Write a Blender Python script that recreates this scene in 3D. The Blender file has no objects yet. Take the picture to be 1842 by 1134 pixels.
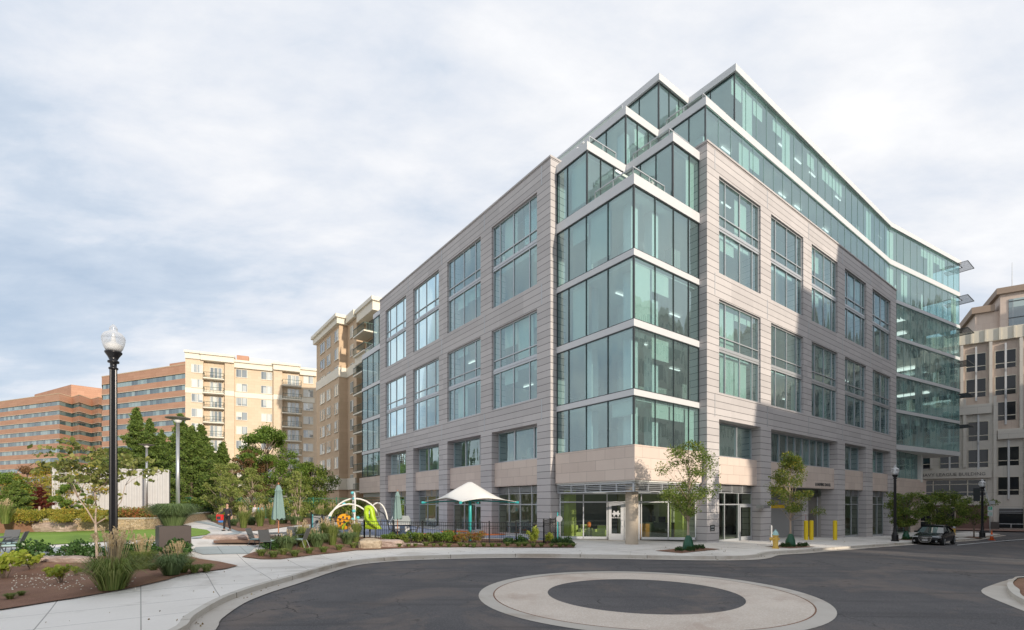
import bpy, bmesh, math, random
import numpy as np
from mathutils import Vector, Matrix
rad=math.radians; pi=math.pi
random.seed(7); rng=np.random.default_rng(7)
SC=bpy.context.scene; COL=SC.collection
F=888.0; ZC=2.35; CX=921.0; HY=907.0
C0=Vector((6.88,27.9)); dR=Vector((.7988,.6016)); dL=Vector((-.6017,.7987)); ANG=math.atan2(.6016,.7988)
# ------------------------------------------------------------------ helpers
def sm(t): t=max(0.,min(1.,t)); return t*t*(3-2*t)
def UV(x,y):
    d=Vector((x,y))-C0; return d.dot(dR), d.dot(dL)
def H(x,y):
    u,v=UV(x,y)
    h=-.027*max(0.,min(40.,u-3.))
    h+=.65*sm((-x-7)/9)*sm((y-13)/10)
    h+=.28*math.exp(-((x+10.6)**2/5.5+(y-14.6)**2/3.4))
    return h
def G(px,py,off=0.):
    Y=ZC*F/max(py-HY,6.)
    for _ in range(40):
        x=(px-CX)/F*Y
        Y=.5*Y+.5*(ZC-H(x,Y)-off)*F/max(py-HY,6.)
    return (px-CX)/F*Y, Y
def D(px,Y): return (px-CX)/F*Y
def W(u,v,z=0.):
    p=C0+dR*u+dL*v; return Vector((p.x,p.y,z))
class MB:
    def __init__(s): s.v=[]; s.f=[]; s.m=[]; s.mi=0
    def add(s,vs,fs):
        n=len(s.v); s.v+= [tuple(a) for a in vs]; s.f+=[tuple(i+n for i in f) for f in fs]; s.m+=[s.mi]*len(fs); return s
    def box(s,x0,x1,y0,y1,z0,z1):
        return s.add([(x0,y0,z0),(x1,y0,z0),(x1,y1,z0),(x0,y1,z0),(x0,y0,z1),(x1,y0,z1),(x1,y1,z1),(x0,y1,z1)],
          [(0,3,2,1),(4,5,6,7),(0,1,5,4),(1,2,6,5),(2,3,7,6),(3,0,4,7)])
    def bar(s,a,b,w,h=None,up=(0,0,1)):
        h=h or w; a=Vector(a); b=Vector(b); d=(b-a).normalized(); up=Vector(up)
        if abs(d.dot(up))>.98: up=Vector((1,0,0))
        x=d.cross(up).normalized()*w/2; y=x.cross(d).normalized()*h/2
        return s.add([a-x-y,a+x-y,a+x+y,a-x+y,b-x-y,b+x-y,b+x+y,b-x+y],[(0,3,2,1),(4,5,6,7),(0,1,5,4),(1,2,6,5),(2,3,7,6),(3,0,4,7)])
    def tube(s,pts,rs,n=8,cap=True):
        pts=[Vector(p) for p in pts]
        if not hasattr(rs,'__len__'): rs=[rs]*len(pts)
        base=len(s.v); ref=None
        for i,p in enumerate(pts):
            d=(pts[min(i+1,len(pts)-1)]-pts[max(i-1,0)]).normalized()
            if ref is None: ref=Vector((1,0,0)) if abs(d.x)<.8 else Vector((0,1,0))
            x=(ref-d*ref.dot(d)).normalized(); ref=x; y=d.cross(x)
            for k in range(n):
                a=2*pi*k/n; q=p+(x*math.cos(a)+y*math.sin(a))*rs[i]; s.v.append(tuple(q))
        for i in range(len(pts)-1):
            for k in range(n):
                a=base+i*n+k; b=base+i*n+(k+1)%n
                s.f.append((a,b,b+n,a+n)); s.m.append(s.mi)
        if cap:
            s.f.append(tuple(base+k for k in reversed(range(n)))); s.m.append(s.mi)
            s.f.append(tuple(base+(len(pts)-1)*n+k for k in range(n))); s.m.append(s.mi)
        return s
    def lathe(s,prof,n=16,c=(0,0,0)):
        return s.tube([(c[0],c[1],c[2]+z) for r,z in prof],[max(r,.0005) for r,z in prof],n) if False else s._lathe(prof,n,c)
    def _lathe(s,prof,n,c):
        base=len(s.v)
        for r,z in prof:
            for k in range(n):
                a=2*pi*k/n; s.v.append((c[0]+r*math.cos(a),c[1]+r*math.sin(a),c[2]+z))
        for i in range(len(prof)-1):
            for k in range(n):
                a=base+i*n+k; b=base+i*n+(k+1)%n; s.f.append((a,b,b+n,a+n)); s.m.append(s.mi)
        s.f.append(tuple(base+k for k in reversed(range(n)))); s.m.append(s.mi)
        s.f.append(tuple(base+(len(prof)-1)*n+k for k in range(n))); s.m.append(s.mi)
        return s
    def prism(s,poly,z0,z1):
        n=len(poly)
        return s.add([(p[0],p[1],z0) for p in poly]+[(p[0],p[1],z1) for p in poly],
          [tuple(reversed(range(n))),tuple(range(n,2*n))]+[(i,(i+1)%n,(i+1)%n+n,i+n) for i in range(n)])
    def build(s,name,mat,parent=None,smooth=False,recalc=True,bevel=0):
        me=bpy.data.meshes.new(name); me.from_pydata(s.v,[],s.f)
        mats=mat if isinstance(mat,(list,tuple)) else [mat]
        for m in mats: me.materials.append(m)
        if len(mats)>1: me.polygons.foreach_set('material_index',s.m)
        if recalc or bevel:
            bm=bmesh.new(); bm.from_mesh(me)
            if bevel: bmesh.ops.bevel(bm,geom=bm.edges[:],offset=bevel,segments=2,affect='EDGES',profile=.6)
            if recalc: bmesh.ops.recalc_face_normals(bm,faces=bm.faces)
            bm.to_mesh(me); bm.free()
        if smooth: me.polygons.foreach_set('use_smooth',[True]*len(me.polygons))
        me.update()
        o=bpy.data.objects.new(name,me); COL.objects.link(o)
        if parent: o.parent=parent
        return o
def tag(o,label=None,cat=None,group=None,kind=None):
    if label: o['label']=label
    if cat: o['category']=cat
    if group: o['group']=group
    if kind: o['kind']=kind
    return o
def thing(name,label,cat,loc=(0,0,0),rz=0,group=None):
    o=bpy.data.objects.new(name,None); o.empty_display_size=.3; COL.objects.link(o); o.location=loc; o.rotation_euler=(0,0,rz)
    return tag(o,label,cat,group)
def dup(root,loc,rz=None,label=None,group=None,scale=None):
    def cp(o,par):
        c=o.copy(); COL.objects.link(c)
        if par is not None: c.parent=par
        for ch in list(kids.get(o,[])): cp(ch,c)
        return c
    kids={}
    for o in COL.objects:
        if o.parent: kids.setdefault(o.parent,[]).append(o)
    r=cp(root,None); r.location=loc
    if rz is not None: r.rotation_euler=(0,0,rz)
    if label: r['label']=label
    if group: r['group']=group
    if scale: r.scale=scale if hasattr(scale,'__len__') else (scale,)*3
    return r
# ------------------------------------------------------------------ materials
class NT:
    def __init__(s,name):
        s.m=bpy.data.materials.new(name); s.m.use_nodes=True; s.t=s.m.node_tree; s.t.nodes.clear()
        s.out=s.n('ShaderNodeOutputMaterial')
    def n(s,ty,**kw):
        nd=s.t.nodes.new(ty)
        for k,v in kw.items():
            if k in nd.inputs.keys(): nd.inputs[k].default_value=v
            else: setattr(nd,k,v)
        return nd
    def l(s,a,b): s.t.links.new(a,b)
    def math(s,op,a,b=None,c=None):
        nd=s.t.nodes.new('ShaderNodeMath'); nd.operation=op
        for i,x in enumerate((a,b,c)):
            if x is None: continue
            if isinstance(x,(int,float)): nd.inputs[i].default_value=x
            else: s.l(x,nd.inputs[i])
        return nd.outputs[0]
    def mix(s,f,a,b,bt='MIX'):
        nd=s.t.nodes.new('ShaderNodeMix'); nd.data_type='RGBA'; nd.blend_type=bt
        for i,x in ((0,f),(6,a),(7,b)):
            if isinstance(x,(int,float)): nd.inputs[i].default_value=x
            elif isinstance(x,tuple): nd.inputs[i].default_value=(x+(1,))[:4]
            else: s.l(x,nd.inputs[i])
        return nd.outputs[2]
    def noise(s,vec,scale,detail=4,rough=.55,dist=0):
        nd=s.n('ShaderNodeTexNoise'); nd.inputs['Scale'].default_value=scale; nd.inputs['Detail'].default_value=detail
        nd.inputs['Roughness'].default_value=rough; nd.inputs['Distortion'].default_value=dist
        if vec is not None: s.l(vec,nd.inputs['Vector'])
        return nd.outputs['Fac']
    def ramp(s,f,pts):
        nd=s.n('ShaderNodeValToRGB'); e=nd.color_ramp.elements
        while len(e)<len(pts): e.new(.5)
        for i,(p,c) in enumerate(pts):
            e[i].position=p; e[i].color=(c+(1,))[:4] if isinstance(c,tuple) else (c,c,c,1)
        s.l(f,nd.inputs[0]); return nd.outputs[0]
    def obj(s): return s.n('ShaderNodeTexCoord').outputs['Object']
    def xyz(s,v):
        nd=s.n('ShaderNodeSeparateXYZ'); s.l(v,nd.inputs[0]); return nd.outputs
    def comb(s,x,y,z=0.):
        nd=s.n('ShaderNodeCombineXYZ')
        for i,a in enumerate((x,y,z)):
            if isinstance(a,(int,float)): nd.inputs[i].default_value=a
            else: s.l(a,nd.inputs[i])
        return nd.outputs[0]
    def bump(s,h,st=.3,d=.02):
        nd=s.n('ShaderNodeBump'); nd.inputs['Strength'].default_value=st; nd.inputs['Distance'].default_value=d
        s.l(h,nd.inputs['Height']); return nd.outputs[0]
    def pbr(s,col,rough=.6,metal=0,bump=None,spec=.4,**kw):
        p=s.n('ShaderNodeBsdfPrincipled'); 
        if isinstance(col,tuple): p.inputs['Base Color'].default_value=(col+(1,))[:4]
        else: s.l(col,p.inputs['Base Color'])
        if isinstance(rough,(int,float)): p.inputs['Roughness'].default_value=rough
        else: s.l(rough,p.inputs['Roughness'])
        p.inputs['Metallic'].default_value=metal; p.inputs['Specular IOR Level'].default_value=spec
        for k,v in kw.items(): p.inputs[k.replace('_',' ')].default_value=v
        if bump is not None: s.l(bump,p.inputs['Normal'])
        s.l(p.outputs[0],s.out.inputs[0]); return s.m
def plain(name,col,rough=.6,metal=0,var=.12,scale=4,spec=.4,bump=0,**kw):
    t=NT(name); o=t.obj(); n=t.noise(o,scale,5)
    c=t.mix(n,tuple(a*(1-var) for a in col),tuple(min(1,a*(1+var)) for a in col))
    b=t.bump(t.noise(o,scale*6,4),bump,.02) if bump else None
    return t.pbr(c,rough,metal,b,spec,**kw)
def emis(name,col,st):
    t=NT(name); e=t.n('ShaderNodeEmission',Color=col+(1,),Strength=st); t.l(e.outputs[0],t.out.inputs[0]); return t.m
def stone(name,c1,c2,course=.45,joint=.035,length=0,jc=.35):
    t=NT(name); o=t.obj(); X=t.xyz(o)
    zz=t.math('DIVIDE',X[2],course); fr=t.math('FRACT',zz)
    j=t.math('LESS_THAN',fr,joint/course)
    row=t.math('FLOOR',zz); h=t.math('ADD',X[0],X[1])
    if length:
        hs=t.math('ADD',t.math('DIVIDE',h,length),t.math('MULTIPLY',row,.5)); fh=t.math('FRACT',hs)
        j=t.math('MAXIMUM',j,t.math('MULTIPLY',t.math('LESS_THAN',fh,.02/length),.7))
        cell=t.comb(t.math('FLOOR',hs),row,0.)
    else: cell=t.comb(t.math('FLOOR',t.math('DIVIDE',h,2.9)),row,0.)
    wn=t.n('ShaderNodeTexWhiteNoise'); t.l(cell,wn.inputs['Vector'])
    n=t.noise(o,1.2,6,.6); n2=t.noise(o,22,3,.6)
    st=t.noise(t.comb(h,t.math('MULTIPLY',X[2],.06),0.),2.2,4,.6)
    f=t.math('ADD',t.math('MULTIPLY',wn.outputs['Value'],.42),t.math('ADD',t.math('MULTIPLY',n,.35),t.math('ADD',t.math('MULTIPLY',n2,.15),t.math('MULTIPLY',st,.3)))); f=t.math('SUBTRACT',f,.08)
    c=t.mix(f,c1,c2); c=t.mix(j,c,tuple(a*jc for a in c1))
    return t.pbr(c,.75,0,t.bump(t.math('SUBTRACT',t.math('MULTIPLY',n2,.15),j),.5,.02),.25)
M={}
M['stone']=stone('grey stone cladding',(.425,.402,.398),(.615,.582,.572))
M['band']=stone('cream limestone',(.56,.46,.40),(.72,.61,.53),.62,.014,1.5,.6)
M['white']=plain('white metal panel',(.63,.64,.65),.4,var=.05)
M['mull']=plain('silver aluminium',(.50,.52,.54),.35,.4,.06)
M['dark']=plain('dark mullion metal',(.06,.07,.075),.35,.3,.1)
M['slab']=plain('white ceiling',(.78,.79,.76),.8,var=.06)
M['inner']=plain('interior wall paint',(.66,.68,.62),.8,var=.1)
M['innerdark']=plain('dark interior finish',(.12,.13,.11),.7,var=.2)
M['lime']=plain('lime green paint',(.50,.56,.17),.6,var=.05)
M['blind']=plain('pale roller blind',(.66,.68,.60),.8,var=.04)
M['lamp_on']=emis('lit office light',(1,.96,.88),1.15)
M['black']=plain('black painted metal',(.012,.012,.014),.28,.2,.2,spec=.5)
M['steel']=plain('galvanised steel',(.42,.43,.44),.4,.7,.08)
M['blackfence']=plain('satin black aluminium',(.015,.015,.016),.45,var=.2)
def glassmat(name,tint,refl,refcol,wav=.032,wsc=.35,rough=0.,bl=.10,haze=0):
    t=NT(name); o=t.obj()
    X=t.xyz(o); an=t.comb(t.math('MULTIPLY',t.math('ADD',X[0],X[1]),1.),t.math('MULTIPLY',X[2],.22),0.)
    n=t.noise(an,wsc*2.2,2,.45,.4); b0=t.n('ShaderNodeBump',Strength=1.,Distance=wav); t.l(n,b0.inputs['Height'])
    wnn=t.n('ShaderNodeTexWhiteNoise'); t.l(t.comb(t.math('FLOOR',t.math('DIVIDE',t.math('ADD',X[0],X[1]),1.62)),t.math('FLOOR',t.math('DIVIDE',X[2],3.95)),0.),wnn.inputs['Vector'])
    vs1=t.n('ShaderNodeVectorMath',operation='SUBTRACT'); t.l(wnn.outputs['Color'],vs1.inputs[0]); vs1.inputs[1].default_value=(.5,.5,.5)
    vs2=t.n('ShaderNodeVectorMath',operation='SCALE'); t.l(vs1.outputs[0],vs2.inputs[0]); vs2.inputs['Scale'].default_value=.034
    vs3=t.n('ShaderNodeVectorMath',operation='ADD'); t.l(vs2.outputs[0],vs3.inputs[0]); t.l(b0.outputs[0],vs3.inputs[1])
    vs4=t.n('ShaderNodeVectorMath',operation='NORMALIZE'); t.l(vs3.outputs[0],vs4.inputs[0]); b=vs4.outputs[0]
    lw=t.n('ShaderNodeLayerWeight',Blend=bl); 
    f=t.math('ADD',t.math('MULTIPLY',lw.outputs['Fresnel'],1.-refl),refl); f=t.math('MINIMUM',f,.97)
    tr=t.n('ShaderNodeBsdfTransparent',Color=tint+(1,)); gl=t.n('ShaderNodeBsdfGlossy',Color=refcol+(1,),Roughness=rough); t.l(b,gl.inputs['Normal'])
    mx=t.n('ShaderNodeMixShader'); t.l(f,mx.inputs[0]); t.l(tr.outputs[0],mx.inputs[1]); t.l(gl.outputs[0],mx.inputs[2])
    if haze: df=t.n('ShaderNodeBsdfDiffuse',Color=(.52,.70,.74,1)); m2=t.n('ShaderNodeMixShader'); m2.inputs[0].default_value=haze; t.l(mx.outputs[0],m2.inputs[1]); t.l(df.outputs[0],m2.inputs[2]); mx=m2
    t.l(mx.outputs[0],t.out.inputs[0]); return t.m
M['glass']=glassmat('teal tinted office glass',(.67,.90,.90),.27,(.77,.96,.98),haze=.09)
M['glasslow']=glassmat('clear shopfront glass',(.74,.82,.72),.10,(.85,.95,.92))
M['spandrel']=NT('spandrel glass').pbr((.24,.38,.37),.12,0,None,.6)
def ground(name,c1,c2,sc,rough=.9,speck=0,bumpst=.3,joints=0,stain=None,jr=ANG):
    t=NT(name); o=t.obj(); n=t.noise(o,sc,6,.6); n2=t.noise(o,sc*30,3,.7); n3=t.noise(o,sc*.18,4,.6,.6)
    f=t.math('ADD',t.math('MULTIPLY',n,.45),t.math('MULTIPLY',n3,.55))
    f=t.ramp(f,[(.3,0.),(.7,1.)])
    c=t.mix(f,c1,c2)
    if speck: c=t.mix(t.math('MULTIPLY',t.ramp(n2,[(.45,0.),(.75,1.)]),speck),c,tuple(min(1,a*2.2) for a in c2))
    h=n2
    if stain:
        m=t.ramp(t.noise(o,.35,5,.65,.4),[(.52,0.),(.62,1.)]); c=t.mix(t.math('MULTIPLY',m,stain[1]),c,stain[0])
    if joints:
        mp=t.n('ShaderNodeMapping'); mp.inputs['Rotation'].default_value=(0,0,-jr); t.l(o,mp.inputs[0]); X=t.xyz(mp.outputs[0])
        j=None
        for k in (0,1):
            fr=t.math('LESS_THAN',t.math('FRACT',t.math('DIVIDE',X[k],joints)),.012/joints*2)
            j=fr if j is None else t.math('MAXIMUM',j,fr)
        c=t.mix(t.math('MULTIPLY',j,.7),c,tuple(a*.35 for a in c1))
    return t.pbr(c,rough,0,t.bump(h,bumpst,.01),.3)
M['asphalt']=ground('asphalt',(.082,.080,.084),(.125,.118,.120),.5,.85,.40,.7,stain=((.17,.14,.125),.65))

_t=NT('kerb joint'); M['kjoint']=_t.pbr((.10,.085,.07),.9)
def segline(pts,L=3.,g=.025):
    out=[pts[0]]; fl_=[]; acc=0.
    for a,b in zip(pts[:-1],pts[1:]):
        d=(b-a).length; p=0.
        while acc+(d-p)>=L:
            q=p+(L-acc); out.append(a+(b-a)*(q/d)); fl_.append(0); out.append(a+(b-a)*min(1,(q+g)/d)); fl_.append(1); p=q+g; acc=0.
            if p>=d: break
        if p<d: out.append(b); fl_.append(0); acc+=d-p
    return out,fl_

def asphalt():
    t=NT('worn asphalt'); o=t.obj(); n=t.noise(o,.45,6,.6); n3=t.noise(o,.09,5,.65,.8); n2=t.noise(o,32,3,.75); n4=t.noise(o,5,5,.7)
    f=t.ramp(t.math('ADD',t.math('MULTIPLY',n,.5),t.math('MULTIPLY',n3,.5)),[(.36,0.),(.64,1.)])
    c=t.mix(f,(.070,.069,.074),(.128,.120,.121))
    c=t.mix(t.math('MULTIPLY',t.ramp(n2,[(.5,0.),(.72,1.)]),.5),c,(.27,.26,.25))
    c=t.mix(t.math('MULTIPLY',t.ramp(n2,[(.30,1.),(.42,0.)]),.55),c,(.03,.03,.032))
    m=t.ramp(t.noise(o,.30,6,.7,.6),[(.50,0.),(.64,1.)]); c=t.mix(t.math('MULTIPLY',m,.75),c,(.18,.148,.13))
    mp_=t.n('ShaderNodeMapping'); mp_.inputs['Rotation'].default_value=(0,0,-ANG); mp_.inputs['Scale'].default_value=(.12,1.6,1); t.l(o,mp_.inputs[0])
    tr=t.ramp(t.noise(mp_.outputs[0],1.,3,.5,.3),[(.55,0.),(.68,1.)]); c=t.mix(t.math('MULTIPLY',tr,.42),c,(.05,.048,.05))
    v=t.n('ShaderNodeTexVoronoi',feature='DISTANCE_TO_EDGE'); v.inputs['Scale'].default_value=.42; dn=t.n('ShaderNodeVectorMath',operation='ADD'); nn=t.n('ShaderNodeTexNoise'); nn.inputs['Scale'].default_value=1.8; nn.inputs['Detail'].default_value=6; t.l(o,nn.inputs['Vector']); t.l(o,dn.inputs[0]); t.l(nn.outputs['Color'],dn.inputs[1]); t.l(dn.outputs[0],v.inputs['Vector'])
    cr=t.math('MULTIPLY',t.ramp(v.outputs['Distance'],[(.003,1.),(.009,0.)]),t.ramp(t.noise(o,.22,3),[(.50,0.),(.58,1.)])); c=t.mix(t.math('MULTIPLY',cr,.85),c,(.025,.024,.024))
    sp=t.ramp(t.noise(o,2.3,2,.4),[(.70,0.),(.76,1.)]); c=t.mix(t.math('MULTIPLY',sp,.5),c,(.035,.033,.034))
    return t.pbr(c,.88,0,t.bump(n2,.6,.012),.3)
M['asphalt']=asphalt()
M['concrete']=ground('sidewalk concrete',(.67,.635,.585),(.82,.785,.735),.5,.85,.12,.15,joints=1.6,stain=((.45,.41,.36),.45))
M['kerbc']=ground('kerb concrete',(.47,.43,.37),(.60,.57,.52),1.6,.85,.1,.2,stain=((.33,.26,.19),.5))
M['gutter']=ground('gutter concrete',(.44,.40,.345),(.56,.52,.47),1.2,.85,.1,.2,stain=((.32,.24,.18),.5))
M['paver']=ground('exposed aggregate paving',(.50,.42,.345),(.67,.58,.49),1.0,.9,.4,.5,stain=((.36,.23,.17),.35))
M['bluestone']=ground('bluestone paving',(.34,.38,.385),(.44,.49,.50),1.2,.8,.05,.1,joints=.9,jr=ANG)
M['mulch']=ground('brown bark mulch',(.14,.07,.047),(.27,.155,.105),2.5,.95,.55,1.,stain=((.26,.16,.09),.5))
M['lawn']=ground('lawn grass',(.15,.25,.035),(.24,.37,.06),3,.9,.2,1.)
M['rubber']=ground('blue rubber play surface',(.20,.24,.34),(.28,.32,.42),1.,.9,.1,.2)
M['orange_rubber']=plain('orange play surface',(.75,.20,.05),.8)
M['field']=ground('distant ground',(.10,.13,.06),(.2,.2,.15),.05,.95)
M['brickwalk']=ground('brick paving',(.25,.15,.12),(.36,.23,.19),.8,.9,.1,.2,joints=.4)
# ------------------------------------------------------------------ world, sun, camera
SUN_EL=rad(14.5); sdir=Vector((.640,-.768))   # towards the sun (plan)
wd=bpy.data.worlds.new('World'); SC.world=wd; wd.use_nodes=True; wt=wd.node_tree; wt.nodes.clear()
def wn(ty,**kw):
    nd=wt.nodes.new(ty)
    for k,v in kw.items():
        if k in nd.inputs.keys(): nd.inputs[k].default_value=v
        else: setattr(nd,k,v)
    return nd
sky=wn('ShaderNodeTexSky'); sky.sky_type='NISHITA'; sky.sun_disc=False; sky.sun_elevation=SUN_EL
sky.sun_rotation=math.atan2(sdir.x,sdir.y)
tc=wn('ShaderNodeTexCoord'); sep=wn('ShaderNodeSeparateXYZ'); wt.links.new(tc.outputs['Generated'],sep.inputs[0])
def wm(op,a,b):
    nd=wn('ShaderNodeMath',operation=op)
    for i,x in enumerate((a,b)):
        if isinstance(x,(int,float)): nd.inputs[i].default_value=x
        else: wt.links.new(x,nd.inputs[i])
    return nd.outputs[0]
zz=wm('ADD',wm('MAXIMUM',sep.outputs[2],0.),.22)
cb=wn('ShaderNodeCombineXYZ'); wt.links.new(wm('DIVIDE',sep.outputs[0],zz),cb.inputs[0]); wt.links.new(wm('DIVIDE',sep.outputs[1],zz),cb.inputs[1])
mp=wn('ShaderNodeMapping'); mp.inputs['Rotation'].default_value=(0,0,rad(-28)); mp.inputs['Scale'].default_value=(.62,1.15,1); mp.inputs['Location'].default_value=(1.3,4.2,0); wt.links.new(cb.outputs[0],mp.inputs[0])
def wnoise(scale,det,ro,dist=.3):
    nd=wn('ShaderNodeTexNoise'); nd.inputs['Scale'].default_value=scale; nd.inputs['Detail'].default_value=det; nd.inputs['Roughness'].default_value=ro; nd.inputs['Distortion'].default_value=dist
    wt.links.new(mp.outputs[0],nd.inputs['Vector']); return nd.outputs['Fac']
def wramp(f,pts):
    nd=wn('ShaderNodeValToRGB'); e=nd.color_ramp.elements
    while len(e)<len(pts): e.new(.5)
    for i,(p,c) in enumerate(pts): e[i].position=p; e[i].color=c+(1,)
    wt.links.new(f,nd.inputs[0]); return nd.outputs[0]
n1=wnoise(1.25,7,.52,.0); n2=wnoise(4.2,9,.6,.15)
cf=wm('ADD',wm('MULTIPLY',n1,.66),wm('MULTIPLY',n2,.34))
cloud=wramp(cf,[(.34,(4.6,5.5,6.8)),(.43,(5.6,6.35,7.4)),(.49,(6.9,7.3,8.0)),(.55,(8.0,8.15,8.5)),(.62,(9.1,9.1,9.2))])
cover=wramp(cf,[(.25,(.75,.75,.75)),(.46,(.96,.96,.96))])
mx=wn('ShaderNodeMix'); mx.data_type='RGBA'; wt.links.new(cover,mx.inputs[0]); wt.links.new(sky.outputs[0],mx.inputs[6]); wt.links.new(cloud,mx.inputs[7])
bg=wn('ShaderNodeBackground',Strength=.095); wt.links.new(mx.outputs[2],bg.inputs[0]); wo=wn('ShaderNodeOutputWorld'); wt.links.new(bg.outputs[0],wo.inputs[0])
sl=bpy.data.lights.new('sun','SUN'); sl.energy=3.3; sl.angle=rad(1.0); sl.color=(1.,.88,.73)
so=bpy.data.objects.new('sun',sl); COL.objects.link(so)
s3=Vector((sdir.x*math.cos(SUN_EL),sdir.y*math.cos(SUN_EL),math.sin(SUN_EL)))
so.rotation_euler=(-s3).to_track_quat('-Z','Y').to_euler(); so.location=(30,-40,60)
cd=bpy.data.cameras.new('camera'); cam=bpy.data.objects.new('camera',cd); COL.objects.link(cam); SC.camera=cam
cam.location=(0,0,ZC); cam.rotation_euler=(rad(90),0,0); cd.sensor_width=36; cd.lens=F/1842*36; cd.shift_y=(HY-567)/1842; cd.clip_end=2000; cd.clip_start=.1
vs=SC.view_settings; vs.view_transform='Standard'; vs.look='None'; vs.gamma=1; vs.exposure=.30
SC.cycles.max_bounces=8; SC.cycles.transparent_max_bounces=24; SC.cycles.glossy_bounces=4; SC.cycles.diffuse_bounces=3
SC.cycles.caustics_reflective=False; SC.cycles.caustics_refractive=False
# ------------------------------------------------------------------ ground sheets
def sheet(name,poly,off,mat,step=2.,thick=0,kind='structure',extra=None,sidemat=None):
    bm=bmesh.new(); vs_=[bm.verts.new((p[0],p[1],0)) for p in poly]; f=bm.faces.new(vs_)
    xs=[p[0] for p in poly]; ys=[p[1] for p in poly]
    bmesh.ops.triangulate(bm,faces=[f])
    x=math.ceil(max(min(xs),-40)/step)*step
    while x<min(max(xs),62): 
        bmesh.ops.bisect_plane(bm,geom=bm.verts[:]+bm.edges[:]+bm.faces[:],plane_co=(x,0,0),plane_no=(1,0,0)); x+=step
    y=math.ceil(max(min(ys),6)/step)*step
    while y<min(max(ys),70):
        bmesh.ops.bisect_plane(bm,geom=bm.verts[:]+bm.edges[:]+bm.faces[:],plane_co=(0,y,0),plane_no=(0,1,0)); y+=step
    bmesh.ops.recalc_face_normals(bm,faces=bm.faces)
    for fc in bm.faces:
        if fc.normal.z<0: fc.normal_flip()
    if thick:
        be=[e for e in bm.edges if e.is_boundary]
        r=bmesh.ops.extrude_edge_only(bm,edges=be); low=set(v for v in r['geom'] if isinstance(v,bmesh.types.BMVert))
    else: low=set()
    for v in bm.verts:
        h=H(v.co.x,v.co.y)+off+(extra(v.co.x,v.co.y) if extra else 0)
        v.co.z=h-(thick if v in low else 0)
    me=bpy.data.meshes.new(name); bm.to_mesh(me); bm.free(); me.materials.append(mat)
    o=bpy.data.objects.new(name,me); COL.objects.link(o); o['kind']=kind; return o
def smoothline(pts,n=4):
    out=[]
    P=[Vector(p) for p in pts]
    for i in range(len(P)-1):
        p0=P[max(i-1,0)];p1=P[i];p2=P[i+1];p3=P[min(i+2,len(P)-1)]
        for k in range(n):
            t=k/n; out.append(.5*((2*p1)+(p2-p0)*t+(2*p0-5*p1+4*p2-p3)*t*t+(3*p1-p0-3*p2+p3)*t**3))
    out.append(P[-1]); return out
def offline(pts,d):
    out=[]
    for i,p in enumerate(pts):
        a=pts[max(i-1,0)]; b=pts[min(i+1,len(pts)-1)]; t=(b-a).normalized(); out.append(p+Vector((-t.y,t.x))*d)
    return out
front_px=[(318,1134),(350,1106),(400,1077),(450,1058),(506,1042),(576,1022),(630,1009.5),(700,1003),(780,999.5),(910,997),(1060,998),(1155,999.5),(1261,1001),(1330,1000.5),(1362,998),(1378,993.5)]
fl=[Vector((-6.3,-8)),Vector((-6.5,2)),Vector((-6.3,6.5))]+[Vector(G(*p)) for p in front_px]
ea=[(1400,991.5),(1440,989.5),(1486,986),(1560,981),(1630,976.5)]
fl+= [Vector(G(*p)) for p in ea]
e0=UV(*fl[-1]); 
for u in (40,48,53,56): fl.append(Vector(W(u,e0[1]+(u-e0[0])*-.01)[:2]))
fl+=[Vector(W(58.5,-4.2)[:2]),Vector(W(59.5,-2)[:2]),Vector(W(59.8,6)[:2]),Vector(W(59.8,70)[:2])]
fl=smoothline(fl,4)
fl,kflag=segline(fl); kb=offline(fl,.17); 
sheet('sidewalk',[tuple(p) for p in kb]+[(-150,110),(-150,-8)],0,M['concrete'],1.)
def strip(name,a,b,z,mat,zdrop=0,kind='structure'):
    m=MB(); n=len(a)
    for p,q in zip(a,b):
        m.v+= [(p.x,p.y,H(p.x,p.y)+z),(q.x,q.y,H(q.x,q.y)+z)]
    for i in range(n-1): m.f.append((2*i,2*i+2,2*i+3,2*i+1)); m.m.append(0)
    if zdrop:
        b0=len(m.v)
        for p in a: m.v.append((p.x,p.y,H(p.x,p.y)+z-zdrop))
        for i in range(n-1): m.f.append((b0+i,b0+i+1,2*i+2,2*i)); m.m.append(0)
    o=m.build(name,mat,recalc=False); 
    for p in o.data.polygons:
        pass
    o['kind']=kind; return o
ko=strip('kerb',fl,kb,.004,[M['kerbc'],M['kjoint']],.2)
ko.data.polygons.foreach_set('material_index',kflag+kflag); 
strip('gutter',offline(fl,-.50),offline(fl,.02),-.128,M['gutter'])
sheet('road',[(-40,-60),(140,-60),(140,160),(40,110),(-40,60)],-.15,M['asphalt'],1.)
m=MB(); m.box(-900,900,-500,1500,-2.2,-2.0); o=m.build('ground',M['field']); o['kind']='structure'
# round paving ring in the road
cx,cy=G(1163,1066,-.15); cy=13.75; cx=3.62
def ring(name,r0,r1,z,mat,n=96):
    m=MB()
    for k in range(n):
        a=2*pi*k/n
        for r in (r0,r1): m.v.append((cx+r*math.cos(a),cy+r*math.sin(a),H(cx,cy)+z))
    for k in range(n):
        j=(k+1)%n; m.f.append((2*k,2*k+1,2*j+1,2*j)); m.m.append(0)
    o=m.build(name,mat,recalc=False); o['kind']='structure'
ring('road_paving',2.62,4.14,-.143,M['paver'])
ring('road_paving_edge',4.14,4.54,-.141,M['gutter'])
ring('road_paving_joint',4.11,4.145,-.139,M['mulch'])
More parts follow.
